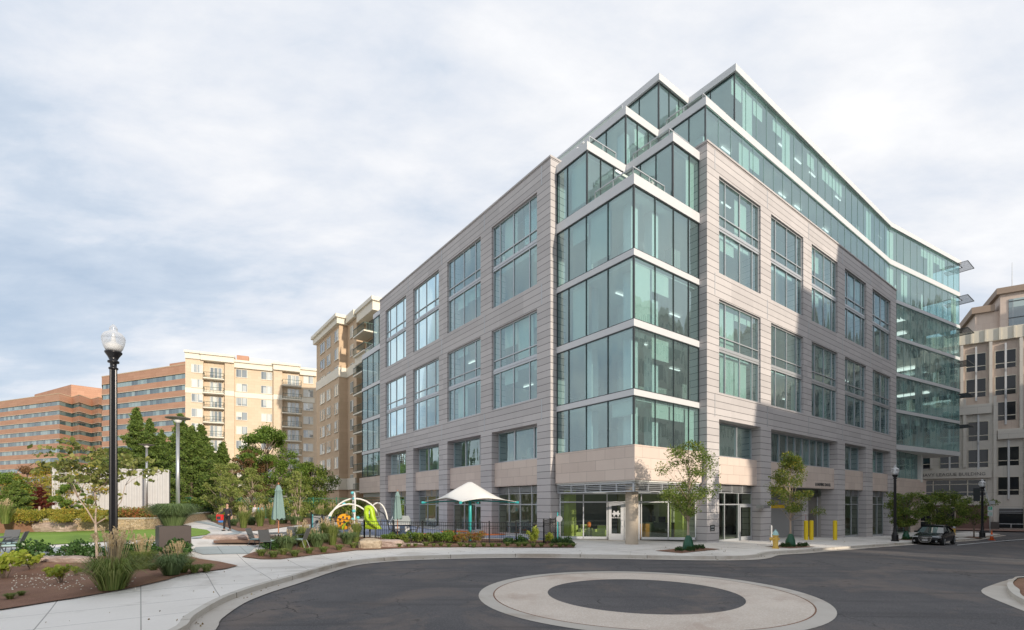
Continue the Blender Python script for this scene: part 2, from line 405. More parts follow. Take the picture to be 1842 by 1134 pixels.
# ------------------------------------------------------------------ MAIN OFFICE BUILDING (local axes: x=u along right front, y=v along left front)
OB=thing('office_building','large corner office building of grey stone frames, teal glass and stepped glass top','office building',(C0.x,C0.y,0),ANG)
def gridwall(m,us,zs,solid,d0,d1,mp):
    nu=len(us)-1; nz=len(zs)-1
    S=lambda i,j: 0<=i<nu and 0<=j<nz and solid(i,j)
    def q(a,b,c,d): m.add([mp(*a),mp(*b),mp(*c),mp(*d)],[(0,1,2,3)])
    for i in range(nu):
        for j in range(nz):
            if not S(i,j): continue
            u0,u1,z0,z1=us[i],us[i+1],zs[j],zs[j+1]
            q((u0,d0,z0),(u1,d0,z0),(u1,d0,z1),(u0,d0,z1)); q((u0,d1,z0),(u0,d1,z1),(u1,d1,z1),(u1,d1,z0))
            if not S(i-1,j): q((u0,d0,z0),(u0,d0,z1),(u0,d1,z1),(u0,d1,z0))
            if not S(i+1,j): q((u1,d0,z0),(u1,d1,z0),(u1,d1,z1),(u1,d0,z1))
            if not S(i,j-1): q((u0,d0,z0),(u0,d1,z0),(u1,d1,z0),(u1,d0,z0))
            if not S(i,j+1): q((u0,d0,z1),(u1,d0,z1),(u1,d1,z1),(u0,d1,z1))
mR=lambda s,d,z:(s,d,z)
mL=lambda s,d,z:(d,s,z)
def fbox(m,mp,s0,s1,d0,d1,z0,z1):
    a=mp(s0,d0,z0); b=mp(s1,d1,z1)
    m.box(min(a[0],b[0]),max(a[0],b[0]),min(a[1],b[1]),max(a[1],b[1]),z0,z1)
BAYS=[(7.8,13.25),(14.8,20.15),(21.7,27.0),(28.65,33.9),(35.6,40.9)]
ZS=[-1.6,3.68,5.57,7.87,9.58,15.7,17.4,23.7,25.3]
def facade(mp,bays,end,dock):
    m=MB(); us=[6.4]; 
    for a,b in bays: us+=[a,b]
    us+=[end]
    def solid(i,j):
        if i%2==0:
            if dock and i==4 and j<3: return False
            return True
        return j in (3,5,7)
    gridwall(m,us,ZS,solid,-.6,.75,mp)
    m.build('stone_frame',M['stone'],OB)
    m=MB(); fbox(m,mp,6.35,end+.05,-.66,.7,25.3,25.42); m.build('roof_coping',M['stone'],OB)
    # vertical expansion joint strips
    m=MB()
    for k,(a,b) in enumerate(bays):
        s=a-.55 if k else a-.5
        for z0,z1 in ((23.9,25.2),(15.85,17.25),(8.0,9.45)): m=MB(); fbox(m,mp,s-.03,s+.03,-.615,-.59,z0,z1); m.build('joint_strip',M['mull'],OB)
facade(mR,BAYS,42.7,True); facade(mL,BAYS[:4],35.5,False)
def pane(mp,s0,s1,z0,z1,d=.1,name='window',mat='glass',parent=OB,glassd=0):
    m=MB(); m.add([mp(s0,d,z0),mp(s1,d,z0),mp(s1,d,z1),mp(s0,d,z1)],[(0,1,2,3)]); return m.build(name,M[mat],parent,recalc=False)
def upwin(mp,s0,s1,z0,z1):
    w=s1-s0; h=z1-z0; d=-.40
    p=pane(mp,s0,s1,z0,z1,d)
    m=MB(); t=.07
    def V(s,za,zb,tt=t): fbox(m,mp,s-tt/2,s+tt/2,d-.06,d+.06,za,zb)
    def Hh(z,tt=t,dd=.075): fbox(m,mp,s0,s1,d-dd,d+dd,z-tt/2,z+tt/2)
    V(s0+.05,z0,z1,.1); V(s1-.05,z0,z1,.1)
    bm_=MB()
    for fa,fb in ((0,.18),(.18,.52),(.52,.83),(.83,1)):
        for za,zb in ((z0,z0+h*.45),(z0+h*.5,z1)):
            if random.random()<.38: fbox(bm_,mp,s0+w*fa+.05,s0+w*fb-.05,d+.35,d+.37,zb-(zb-za)*random.choice([.2,.3,.35,.5,.9]),zb)
    if bm_.f: bm_.build('roller_blind',M['blind'],p)
    for fr in (.18,.52,.83): V(s0+w*fr,z0,z1)
    Hh(z0+.05,.1); Hh(z1-.05,.1); Hh(z0+h*.614,.07); Hh(z0+h*.478,.36,.1); Hh(z0+h*.478,.06,.13)
    m.build('frame',M['mull'],p)
for mp,bays in ((mR,BAYS),(mL,BAYS[:4])):
    for a,b in bays:
        for z0,z1 in ((9.58,15.7),(17.4,23.7)): upwin(mp,a,b,z0,z1)
def lowwin(mp,a,b,n=3):
    p=pane(mp,a,b,5.5,7.87,.12); m=MB()
    for k in range(n+1):
        s=a+(b-a)*(k/n if n>3 else [0,.2,.62,1][k]); fbox(m,mp,max(a,s-.05),min(b,s+.05),.04,.2,5.57,7.87)
    fbox(m,mp,a,b,.03,.21,5.50,5.62); fbox(m,mp,a,b,.03,.21,7.78,7.87)
    m.build('frame',M['mull'],p)
def band(mp,a,b,name='limestone_band',d0=-.32,d1=.02,z0=3.68,z1=5.5):
    m=MB(); fbox(m,mp,a,b,d0,d1,z0,z1); m.build(name,M['band'],OB)
def louvre(mp,a,b,z0=3.15,z1=3.68,d=.08):
    m=MB(); n=max(2,round((b-a)/1.5))
    for k in range(n+1):
        s=a+(b-a)*k/n; fbox(m,mp,max(a,s-.04),min(b,s+.04),d-.05,d+.06,z0,z1)
    for k in range(5): 
        z=z0+.08+k*(z1-z0-.12)/5; fbox(m,mp,a,b,d-.03,d+.05,z,z+.035)
    fbox(m,mp,a,b,d-.06,d+.07,z0-.06,z0); m.build('louvre',M['mull'],OB)
def shopwin(mp,a,b,zb,door=0,d=.12,cols=3):
    p=pane(mp,a,b,zb+.15,3.1,d,'window','glasslow'); m=MB()
    cuts=[a+(b-a)*k/cols for k in range(cols+1)]
    for s in cuts: fbox(m,mp,max(a,s-.045),min(b,s+.045),d-.06,d+.06,zb+.1,3.1)
    fbox(m,mp,a,b,d-.07,d+.07,2.28,2.36); fbox(m,mp,a,b,d-.07,d+.07,zb,zb+.17)
    m.build('frame',M['mull'],p)
    if door:
        m=MB(); s0,s1=cuts[door-1],cuts[door]; t=.14
        if door>0:
            fbox(m,mp,s0+.05,s0+.05+t,d-.12,d-.062,zb+.02,2.27); fbox(m,mp,s1-.05-t,s1-.05,d-.12,d-.062,zb+.02,2.27)
            fbox(m,mp,s0+.05+t,s1-.05-t,d-.12,d-.062,zb+.02,zb+.28); fbox(m,mp,s0+.05+t,s1-.05-t,d-.12,d-.062,2.12,2.27)
            dd=m.build('door',M['mull'],OB)
            m=MB(); a0=mp(s1-.13,d-.17,zb+.85); a1=mp(s1-.13,d-.17,zb+1.25); m.tube([a0,a1],.018,6); m.build('handle',M['steel'],dd)
zb_=lambda s:-.027*max(0,s-3)
for k,(a,b) in enumerate(BAYS[:4]):
    lowwin(mL,a,b); band(mL,a,b); louvre(mL,a,b); shopwin(mL,a,b,0.0,1 if k in (1,2,3) else 0,cols=4 if k==0 else 3)
for k in (0,3,4):
    a,b=BAYS[k]; lowwin(mR,a,b); band(mR,a,b); louvre(mR,a,b); shopwin(mR,a,b,zb_(a)-.1,3 if k==0 else 0)
lowwin(mR,14.8,27.0,9); band(mR,14.8,27.0)
# ground floor base under right windows
m=MB(); 
for k in (0,3,4): fbox(m,mR,BAYS[k][0],BAYS[k][1],.02,.2,-1.6,zb_(BAYS[k][0])-.1)
m.build('plinth',M['stone'],OB)
# loading dock
m=MB(); fbox(m,mR,15.0,23.9,1.7,1.8,-1,3.0); m.build('dock_door',plain('grey roller door',(.30,.30,.30),.6,var=.04),OB)
m=MB(); fbox(m,mR,19.3,22.0,1.66,1.697,2.0,2.28); m.build('clearance_bar',plain('yellow safety paint',(.80,.52,.02),.5,var=.05),OB)
m=MB(); fbox(m,mR,23.8,25.0,1.0,1.9,-1,3.0); m.build('dock_pillar',M['stone'],OB)
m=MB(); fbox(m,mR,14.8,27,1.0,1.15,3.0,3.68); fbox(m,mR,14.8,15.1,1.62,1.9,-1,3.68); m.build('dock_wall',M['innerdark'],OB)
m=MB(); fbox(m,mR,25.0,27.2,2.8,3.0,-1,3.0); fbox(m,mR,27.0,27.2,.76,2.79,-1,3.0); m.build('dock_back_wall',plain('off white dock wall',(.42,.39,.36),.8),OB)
dd=MB(); dd.box(26.93,26.995,1.3,2.3,-.8,1.5); dd=dd.build('door',plain('taupe door',(.26,.24,.22),.6),OB)
m=MB(); m.tube([(26.88,1.4,.2),(26.88,1.4,.4)],.02,6); m.build('handle',M['steel'],dd)
m=MB(); m.tube([(26.85,1.0,-.8),(26.85,1.0,3.0)],.06,8); m.build('pipe',M['steel'],OB)
m=MB(); fbox(m,mR,24.15,24.6,.97,.997,.75,1.55); m.build('notice_sign',M['white'],OB)
m=MB()
for k in range(6): fbox(m,mR,24.21,24.54,.962,.969,1.42-k*.11,1.46-k*.11)
m.build('sign_text',plain('red print',(.35,.06,.05),.6),OB)
def text(s,size,mat,parent,loc,rot,name='lettering',ext=.02,align='CENTER',bold=0,spc=1.):
    c=bpy.data.curves.new('t','FONT'); c.body=s; c.size=size; c.extrude=ext; c.align_x=align; c.space_character=spc; c.offset=bold; c.resolution_u=2
    o=bpy.data.objects.new('t',c); COL.objects.link(o); dg=bpy.context.evaluated_depsgraph_get()
    me=bpy.data.meshes.new_from_object(o.evaluated_get(dg)); bpy.data.objects.remove(o); me.materials.clear(); me.materials.append(mat)
    r=bpy.data.objects.new(name,me); COL.objects.link(r); r.parent=parent; r.location=loc; r.rotation_euler=rot; return r
text('LOADING DOCK',.36,M['dark'],OB,(24.6,-.34,3.9),(pi/2,0,0),ext=.012,bold=.004,spc=1.18)
m=MB(); fbox(m,mR,6.75,7.25,-.625,-.602,.62,1.02); pl=m.build('address_plaque',M['dark'],OB)
text('2050',.17,M['white'],pl,(7.0,-.628,.84),(pi/2,0,0),ext=.002); 
m=MB(); fbox(m,mR,6.85,7.15,-.63,-.626,.68,.72); m.build('plaque_line',M['white'],pl)
m=MB(); m.box(12.6,13.6,-1.1,-.605,2.05,2.3); m.build('canopy_lamp',M['steel'],OB)
# corner glass curtain walls
def curtain(p0,p1,z0,z1,n=None,name='curtain_glass',mat='glass',blind=.55,wid=1.8,dark=True,cuts=None):
    p0=Vector(p0);p1=Vector(p1); L=(p1-p0).length; t=(p1-p0)/L; nrm=Vector((t.y,-t.x))  # outward = right of travel
    if cuts is None:
        n=n or max(1,round(L/wid)); cuts=[L*k/n for k in range(n+1)]
    m=MB(); m.add([(p0.x,p0.y,z0),(p1.x,p1.y,z0),(p1.x,p1.y,z1),(p0.x,p0.y,z1)],[(0,1,2,3)])
    g=m.build(name,M[mat],OB,recalc=False)
    m=MB()
    for k,s in enumerate(cuts):
        q=p0+t*s; w=.09 if k in (0,len(cuts)-1) and dark else (.045 if dark else .035)
        a=q+nrm*.02; m.bar((a.x,a.y,z0),(a.x,a.y,z1),w,.07,up=(nrm.x,nrm.y,0)) if dark else m.bar((a.x-nrm.x*.01,a.y-nrm.y*.01,z0),(a.x-nrm.x*.01,a.y-nrm.y*.01,z1),w,.03,up=(nrm.x,nrm.y,0))
    for z in (z0+.03,z1-.03): a=p0+nrm*.02; b=p1+nrm*.02; m.bar((a.x,a.y,z),(b.x,b.y,z),.07,.05)
    m.build('mullion',M['dark'] if dark else M['spandrel'],g)
    m=MB()
    for k in range(len(cuts)-1):
        if random.random()<blind:
            a=p0+t*(cuts[k]+.08)-nrm*.28; b=p0+t*(cuts[k+1]-.08)-nrm*.28; zz0=z1-.15-(z1-z0)*random.choice([.25,.3,.3,.35,.8,.95])
            m.add([(a.x,a.y,zz0),(b.x,b.y,zz0),(b.x,b.y,z1-.05),(a.x,a.y,z1-.05)],[(0,1,2,3)])
    if m.f: m.build('roller_blind',M['blind'],g,recalc=False)
    return g
def wband(p0,p1,z0,z1,out=.08,inn=.25,e0=0,e1=0,name='white_band',mat='white'):
    p0=Vector(p0);p1=Vector(p1);t=(p1-p0).normalized();nrm=Vector((t.y,-t.x)); p0=p0-t*e0;p1=p1+t*e1
    a=p0+nrm*out;b=p1+nrm*out;c=p1-nrm*inn;d=p0-nrm*inn
    m=MB(); m.prism([tuple(a),tuple(b),tuple(c),tuple(d)],z0,z1); return m.build(name,M[mat],OB)
CR=[0,1.91,3.7,5.27,6.4]
ROW=[(5.68,8.5),(8.85,12.4),(12.8,16.4),(16.77,20.38)]
for k,(z0,z1) in enumerate(ROW):
    curtain((0,0),(6.4,0),z0,z1,cuts=CR,blind=.75 if k in (0,2) else .35); curtain((0,6.4),(0,0),z0,z1,cuts=[6.4-c for c in reversed(CR)],blind=.3)
    if k<3:
        m=MB(); z2=ROW[k+1][0]; m.prism([(-.08,-.08),(6.4,-.08),(6.4,.2),(.2,.2),(.2,6.4),(-.08,6.4)],z1,z2); m.build('white_band',M['white'],OB)
m=MB(); m.prism([(-.34,-.34),(6.2,-.34),(6.2,.25),(.25,.25),(.25,6.2),(-.34,6.2)],3.7,5.68); m.build('limestone_band',M['band'],OB)
# parapet of corner (level 5 roof)
PZ=20.38
def parapet(path,z0,z1,close=False):
    # path polyline outer face (outside on right of travel)
    for i in range(len(path)-1):
        wband(path[i],path[i+1],z0,z1,.09,.22,e0=.0,e1=0.09 if i<len(path)-2 else 0,name='parapet')
m=MB(); m.prism([(-.1,-.1),(6.4,-.1),(6.4,.22),(.22,.22),(.22,6.4),(-.1,6.4)],20.38,20.98); m.build('parapet',M['white'],OB)
# S6
curtain((0,6.4),(0,3.65),20.98,24.4,cuts=[0,1.0,2.75],blind=.2); curtain((0,3.65),(3.65,3.65),20.7,24.4,n=3,blind=.3)
curtain((3.65,3.65),(3.65,0),20.7,24.4,n=3,blind=.2); curtain((3.65,0),(6.4,0),20.98,24.4,cuts=[0,1.7,2.75],blind=.3)
curtain((0,10),(0,6.4),20.98,24.4,n=2); 
m=MB(); m.prism([(-.1,3.55),(3.55,3.55),(3.55,3.87),(.22,3.87),(.22,6.4),(-.1,6.4)],24.4,24.93); m.build('parapet',M['white'],OB)
m=MB(); m.prism([(3.55,-.1),(6.4,-.1),(6.4,.22),(3.87,.22),(3.87,3.87),(3.55,3.87)],24.4,24.93); m.build('parapet',M['white'],OB)
# S7
curtain((3.65,38),(3.65,3.65),24.95,28.35,wid=1.7,blind=.3); curtain((3.65,3.65),(7.2,3.65),24.7,28.35,n=3,blind=.2)
curtain((7.2,3.65),(7.2,0),24.7,28.35,n=3,blind=.1)
m=MB(); m.prism([(3.55,3.55),(7.1,3.55),(7.1,3.87),(3.87,3.87),(3.87,38),(3.55,38)],28.35,28.88); m.build('parapet',M['white'],OB)
m=MB(); m.prism([(7.1,-.1),(42.6,-.1),(42.6,.2),(7.42,.2),(7.42,3.87),(7.1,3.87)],28.35,28.88); m.build('parapet',M['white'],OB)
curtain((7.2,0),(42.6,0),24.3,28.35,wid=1.52,blind=.25,dark=False)
# S8
curtain((7.2,36),(7.2,3.65),28.88,32.35,wid=1.7,blind=.3); curtain((7.2,3.65),(10.8,3.65),28.7,32.35,n=3,blind=.2)
curtain((10.8,3.65),(10.8,0),28.7,32.35,n=2,blind=.1); curtain((10.8,0),(42.6,0),28.88,32.35,wid=1.52,blind=.5,dark=False)
m=MB(); m.prism([(7.0,3.45),(10.6,3.45),(10.6,-.2),(42.62,-.2),(59.95,-2.6),(60.2,14),(42.6,14),(42.6,36),(7.0,36)],32.35,32.83); m.build('roof_slab',M['white'],OB)
# far right bent wing
BE=(42.6,0);EN=(59.9,-2.4)
LV=[(8.9,12.4),(12.75,16.4),(16.75,20.4),(20.75,24.4),(24.75,28.35),(28.88,32.35)]
for k,(z0,z1) in enumerate(LV):
    curtain(BE,EN,z0,z1,wid=1.52,blind=.5 if k>4 else .25,dark=False); curtain(EN,(60.1,10),z0,z1,wid=1.6,dark=False,blind=.2)
    if k<5:
        m=MB(); zb=LV[k+1][0]; m.prism([(42.6,-.1),(59.95,-2.5),(60.2,10),(59.8,10),(59.6,-2.1),(42.6,.3)],z1,zb); m.build('white_band',M['white'],OB)
m=MB(); m.prism([(42.75,-.06),(59.95,-2.5),(60.2,12),(42.75,12)],8.35,8.9); m.build('overhang_slab',M['white'],OB)
# lower wall under the wing
curtain((42.7,.3),(55.9,.3),5.3,8.35,wid=2.4,dark=False,blind=0); curtain((55.9,.3),(55.9,10),5.3,8.35,wid=2.4,dark=False,blind=0)
m=MB(); m.box(42.7,56.0,-.05,.3,3.2,5.3); m.box(55.7,56.0,.3,10,3.2,5.3); m.build('limestone_band',M['band'],OB)
curtain((42.7,.6),(52,.6),-1.2,3.2,wid=2.2,mat='glasslow',blind=0,dark=False)
m=MB(); m.box(52,56,.5,.8,-1.6,3.2); m.box(55.7,56,.8,10,-1.6,3.2); m.build('limestone_wall',M['band'],OB)
# sunshade grids at the far corner
for k,(z0,z1) in enumerate(LV):
    zz=z0+3.15; r=MB(); c=[(58.3,-2.5),(58.3,-3.5),(61.6,-3.5),(61.6,-.9),(60.25,-.9),(60.15,-2.65)]
    c=[Vector((a,b,zz)) for a,b in c]
    for i in range(6): r.bar(c[i],c[(i+1)%6],.06,.07)
    for i in range(1,10):
        x=58.3+i*.33; r.bar((x,-3.5,zz),(x,-2.6 if x<60.2 else -.9,zz),.04,.05)
    r.build('sunshade',M['dark'],OB)
# left far glass wing
for k,(z0,z1) in enumerate(ROW):
    curtain((0,42.6),(0,35.5),z0,z1,n=4,blind=.1)
    if k<3: wband((0,42.6),(0,35.5),z1,ROW[k+1][0])
wband((0,42.6),(0,35.5),20.38,20.98,name='parapet'); curtain((0,38.9),(0,35.5),20.98,24.4,n=2,blind=.1); wband((0,38.9),(0,35.5),24.4,24.93,name='parapet')
m=MB(); m.box(-.3,.2,35.5,42.9,3.7,5.6); m.build('limestone_band',M['band'],OB)
m=MB(); m.box(.1,.3,35.5,42.6,3.2,3.7); m.build('louvre',M['mull'],OB)
m=MB(); m.box(1.5,2.2,38.6,39.3,0,3.7); m.build('column',M['band'],OB)
# railings on terraces
def rail(path,z,h=1.05,name='railing',mat='mull'):
    m=MB()
    for i in range(len(path)-1):
        a=Vector(path[i]);b=Vector(path[i+1]); L=(b-a).length; n=max(1,round(L/1.3))
        for k in range(n+1):
            q=a.lerp(b,k/n); m.bar((q.x,q.y,z),(q.x,q.y,z+h),.05,.05)
        m.bar((a.x,a.y,z+h),(b.x,b.y,z+h),.06,.06); m.bar((a.x,a.y,z+.12),(b.x,b.y,z+.12),.04)
    r=m.build(name,M[mat],OB)
    m=MB()
    for i in range(len(path)-1):
        a=path[i];b=path[i+1]; m.add([(a[0],a[1],z+.15),(b[0],b[1],z+.15),(b[0],b[1],z+h-.05),(a[0],a[1],z+h-.05)],[(0,1,2,3)])
    m.build('rail_glass',M['glasslow'],r,recalc=False)
rail([(.35,3.3),(.35,.35),(3.3,.35)],20.75,1.0); rail([(4.0,3.3),(4.0,.5),(6.1,.5)],24.7,1.0); rail([(.5,3.95),(3.0,3.95)],24.8,.9)
rail([(7.6,3.3),(7.6,.45),(10.4,.45)],28.65,1.0); rail([(.5,10),(.5,34)],25.0,1.0); rail([(3.95,4.2),(3.95,35)],28.7,.8)
rail([(.3,42.4),(.3,39.2)],20.75,1.0)
m=MB()
for (x,y) in ((2.2,.45),(.45,4.4),(5.0,.5),(.5,5.0)): m.lathe([(.09,0),(.11,.5),(.14,.55),(.05,.7)],10,(x,y,21.0 if (x,y)==(2.2,.45) else 24.9))
m.build('roof_vent',M['white'],OB)
# slabs, columns, core
A=Vector((.12,6.3)); B=Vector((6.3,.12)); T=(B-A).normalized(); N_=Vector((T.y,-T.x)); SL=(B-A).length
def onS(s,z,o=0): q=A+T*s+N_*o; return (q.x,q.y,z)
S6=[(3.65,0),(42.6,0),(59.85,-2.35),(59.9,14),(42.6,14),(42.6,38),(0,38),(0,3.65),(3.65,3.65)]
S7=[(7.2,0),(42.6,0),(59.85,-2.35),(59.9,14),(42.6,14),(42.6,38),(3.65,38),(3.65,3.65),(7.2,3.65)]
SF=[(0,0),(42.6,0),(42.6,42.5),(0,42.5)]
SW=[(0,0),(42.6,0),(59.85,-2.35),(59.9,14),(42.6,14),(42.6,42.5),(0,42.5)]
def inset(poly,d):
    out=[];n=len(poly)
    for i in range(n):
        a=Vector(poly[i-1]);b=Vector(poly[i]);c=Vector(poly[(i+1)%n]); t1=(b-a).normalized();t2=(c-b).normalized()
        n1=Vector((-t1.y,t1.x));n2=Vector((-t2.y,t2.x)); k=(n1+n2); k=k/(1+n1.dot(n2)); out.append(tuple(b+k*d))
    return out
m=MB(); m.prism(inset([(0.3,6.5),(6.5,.3),(14.7,.3),(14.7,3.0),(27.3,3.0),(27.3,.3),(42.6,.3),(42.6,42.5),(.3,42.5)],.0),-1.55,-.02); m.build('foundation',M['innerdark'],OB)
for z,pl in ((5.0,SF),(8.75,SW),(12.7,SW),(16.65,SW),(20.7,SW),(24.68,S6),(28.66,S7)):
    m=MB(); m.prism(inset(pl,.24),z-.42,z-.02); m.build('floor_slab',M['slab'],OB)
for x,y,t in [(1.3,1.3,24),(1.1,4.3,20.3),(3.0,1.1,20.3),(4.7,4.7,28)]+[(9.3+8*k,1.6,28) for k in range(5)]+[(1.6,9.3+8*k,24) for k in range(4)]+[(48,1.2,28),(54,.2,28)]:
    m=MB(); m.box(x-.3,x+.3,y-.3,y+.3,5,t if x>4 else 20.3); m.build('column',M['slab'],OB)
m=MB(); m.box(9,41,9,40,.02,28); m.box(44,57,7,13,.5,28);m.build('core_wall',M['inner'],OB)
m=MB(); m.box(13,40,7,34,28.7,32.3); m.build('core_wall',M['inner'],OB)
m=MB()
for z in (5.0,8.75,12.7,16.65): m.box(7.0,7.15,7.0,9.0,z,z+3.2); m.box(14.4,14.55,.6,9,z,z+3.2); m.box(28,28.15,.6,9,z,z+3.2); m.box(.6,9,14.2,14.35,z,z+3.2); m.box(.6,9,28,28.15,z,z+3.2)
m.build('partition',M['inner'],OB)
m=MB()
for z in (5.0,8.75,12.7,16.65,20.7,24.68,28.66):
    zt=z+3.45 if z<28 else 32.2
    for x in np.arange(2.5,58,2.9):
        for y in (1.1,3.4):
            if z>24 and x<8.5: continue
            if z>28 and x<12: continue
            if x>42 and z<8: continue
            if random.random()<(.28 if x<43 else .08): m.box(x,x+1.2,y+(0.04 if x<43 else (x-42.6)*.139),y+.14-(0 if x<43 else (x-42.6)*.139),zt-.06,zt)
    for y in np.arange(4.5,34,2.9):
        for x in (1.1,3.4):
            xx=x+(3.65 if z>24 else 0)+(3.6 if z>28 else 0)
            if random.random()<.16: m.box(xx,xx+.14,y,y+1.2,zt-.06,zt)
for s_ in (1.0,2.2,5.2,6.6,7.8):  # lobby strips are added glow to brighten the dark seats and green wall
    for o_ in (-1.2,-3.2): m.bar(onS(s_,3.09,o_),onS(s_+.9,3.09,o_),.18,.05)
tag(m.build('ceiling_light',M['lamp_on'],OB),kind='stuff')
# ground floor lobby
m=MB(); m.box(.2,42,.3,42,3.2,3.62); m.build('lobby_ceiling',plain('lobby ceiling',(.35,.36,.30),.8),OB) if False else None
m=MB(); m.prism([(-.25,-.25),(6.2,-.25),(6.2,6.2),(-.25,6.2)],3.62,3.70); m.build('soffit',M['slab'],OB)
for mp in (mR,mL):
    m=MB(); n=5
    for k in range(n+1): s=-.1+6.3*k/n; fbox(m,mp,s-.035,s+.035,-.14,-.02,3.12,3.58)
    for k in range(4): fbox(m,mp,-.1 if mp is mR else -.02,6.2,-.11,-.04,3.2+k*.1,3.235+k*.1)
    fbox(m,mp,-.16 if mp is mR else .0,6.2,-.18,.35,3.05,3.12); fbox(m,mp,-.14 if mp is mR else .0,6.2,-.16,.0,3.52,3.6)
    m.build('louvre',M['mull'],OB)
col=MB(); col.lathe([(.37,-.3),(.37,3.62)],28,(.75,.75,0)); col.build('concrete_column',ground('raw column concrete',(.42,.35,.27),(.58,.49,.39),1.2,.8,.1,.2),OB,smooth=False)
# chamfered storefront from (0.1,6.3) to (6.3,0.1)
A=Vector((.12,6.3)); B=Vector((6.3,.12)); T=(B-A).normalized(); N_=Vector((T.y,-T.x)); SL=(B-A).length
def onS(s,z,o=0): q=A+T*s+N_*o; return (q.x,q.y,z)
ss=[0,.163,.36,.605,.80,1.0]; ss=[SL*a for a in ss]
def spane(a,b,z0,z1,name='window'):
    m=MB(); m.add([onS(a,z0),onS(b,z0),onS(b,z1),onS(a,z1)],[(0,1,2,3)]); return m.build(name,M['glasslow'],OB,recalc=False)
for a,b in ((ss[0],ss[2]),(ss[3],ss[5])):
    p=spane(a,b,.2,3.08); m=MB()
    for s in (a+.03,(a+b)/2,b-.03): m.bar(onS(s,.05),onS(s,3.08),.07,.12,up=(N_.x,N_.y,0))
    for z,t in ((.12,.16),(2.48,.08),(3.04,.08)): m.bar(onS(a,z),onS(b,z),.12,t)
    m.build('frame',M['white'],p)
p=spane(ss[2],ss[3],2.52,3.08); m=MB(); m.bar(onS(ss[2],2.48),onS(ss[3],2.48),.12,.09); m.bar(onS(ss[2],3.04),onS(ss[3],3.04),.12,.08); m.build('frame',M['white'],p)
mid=(ss[2]+ss[3])/2
for a,b,hs in ((ss[2]+.06,mid-.02,-1),(mid+.02,ss[3]-.06,1)):
    m=MB()
    m.bar(onS(a+.1,0),onS(a+.1,2.42),.2,.06,up=(N_.x,N_.y,0)); m.bar(onS(b-.1,0),onS(b-.1,2.42),.2,.06,up=(N_.x,N_.y,0))
    m.bar(onS(a+.2,.2),onS(b-.2,.2),.06,.4); m.bar(onS(a+.2,2.33),onS(b-.2,2.33),.06,.18)
    d=m.build('door',M['white'],OB)
    m=MB(); m.add([onS(a+.2,.4),onS(b-.2,.4),onS(b-.2,2.24),onS(a+.2,2.24)],[(0,1,2,3)]); m.build('door_glass',M['glasslow'],d,recalc=False)
    hx=b-.1 if hs<0 else a+.1
    m=MB(); m.tube([onS(hx,.85,.05),onS(hx,.9,.12),onS(hx,1.25,.12),onS(hx,1.3,.05)],.015,6); m.build('handle',M['steel'],d)
    ang=math.atan2(T.y,T.x); cM=(a+b)/2; q=onS(cM,1.55,.02)
    text('M',.50,M['white'],d,q,(pi/2,0,ang),ext=.004,bold=.02); 
    m=MB(); m.bar(onS(cM-.27,1.71,.03),onS(cM+.27,1.71,.03),.012,.10); m.build('logo_bar',M['white'],d)
    text('Main Business',.105,M['white'],d,onS(cM,1.42,.02),(pi/2,0,ang),ext=.004,bold=.004)
# lobby interior finishes
m=MB(); m.prism([(.25,6.35),(6.35,.25),(12,.4),(12,12),(.4,12)],3.12,3.16); m.build('lobby_ceiling',M['slab'],OB)
m=MB(); m.box(.6,1.3,5.95,6.6,.0,3.3); m.box(6.0,6.5,.9,1.5,0,3.3); m.build('green_wall',M['lime'],OB)
m=MB(); m.prism([tuple((A+T*7.2-N_*.3)),tuple((A+T*7.25-N_*.3)),tuple((A+T*7.25-N_*6)),tuple((A+T*7.2-N_*6))],0,3.3); m.box(7.4,8.8,8.6,8.9,0,3.4);m.build('green_wall',M['lime'],OB)
m=MB(); m.add([onS(.2,.0,-6.2),onS(4.2,.0,-6.2),onS(4.2,3.4,-6.2),onS(.2,3.4,-6.2)],[(0,1,2,3)]); m.build('lobby_wall',M['innerdark'],OB)
m=MB(); m.add([onS(4.2,.0,-5),onS(11,.0,-5),onS(11,3.4,-5),onS(4.2,3.4,-5)],[(0,1,2,3)]); m.build('lobby_wall',M['inner'],OB)
m=MB(); m.add([onS(5.6,.8,-4.95),onS(6.8,.8,-4.95),onS(6.8,2.3,-4.95),onS(5.6,2.3,-4.95)],[(0,1,2,3)]); m.build('wall_screen',M['innerdark'],OB)
m=MB(); m.prism([(.2,6.5),(6.5,.2),(14.7,.4),(14.7,3.1),(27.3,3.1),(27.3,.4),(42,.4),(42,42),(.4,42)],-.01,.03); m.build('lobby_floor',plain('grey lobby floor',(.22,.21,.19),.35),OB)
def inW(s,o): q=A+T*s+N_*o; w=W(q.x,q.y,.03); return w
AS=ANG+math.atan2(T.y,T.x)
def lobby_seat(s,o,rz,label):
    t=thing('armchair',label,'armchair',inW(s,o),rz,'lime armchairs in the lobby')
    m=MB(); m.box(-.38,.38,-.36,.30,.12,.42); m.build('seat',M['lime'],t,bevel=.04)
    m=MB(); m.box(-.38,.38,.30,.44,.12,.86); m.build('backrest',M['lime'],t,bevel=.04)
    for sx in (-1,1):
        m=MB(); m.box(min(sx*.38,sx*.48),max(sx*.38,sx*.48),-.36,.44,.1,.6); m.build('armrest',M['lime'],t,bevel=.03)
        for sy in (-.3,.38):
            m=MB(); m.box(sx*.4-.03,sx*.4+.03,sy-.03,sy+.03,0,.1); m.build('leg',M['steel'],t)
lobby_seat(.95,-.9,AS+.3,'lime green armchair at the left end of the lobby window, beside the green wall')
lobby_seat(2.75,-.9,AS-.4,'lime green armchair just left of the glass entrance doors')
lobby_seat(1.75,-2.4,AS+.1,'lime green armchair deeper in the lobby between the two at the glass')
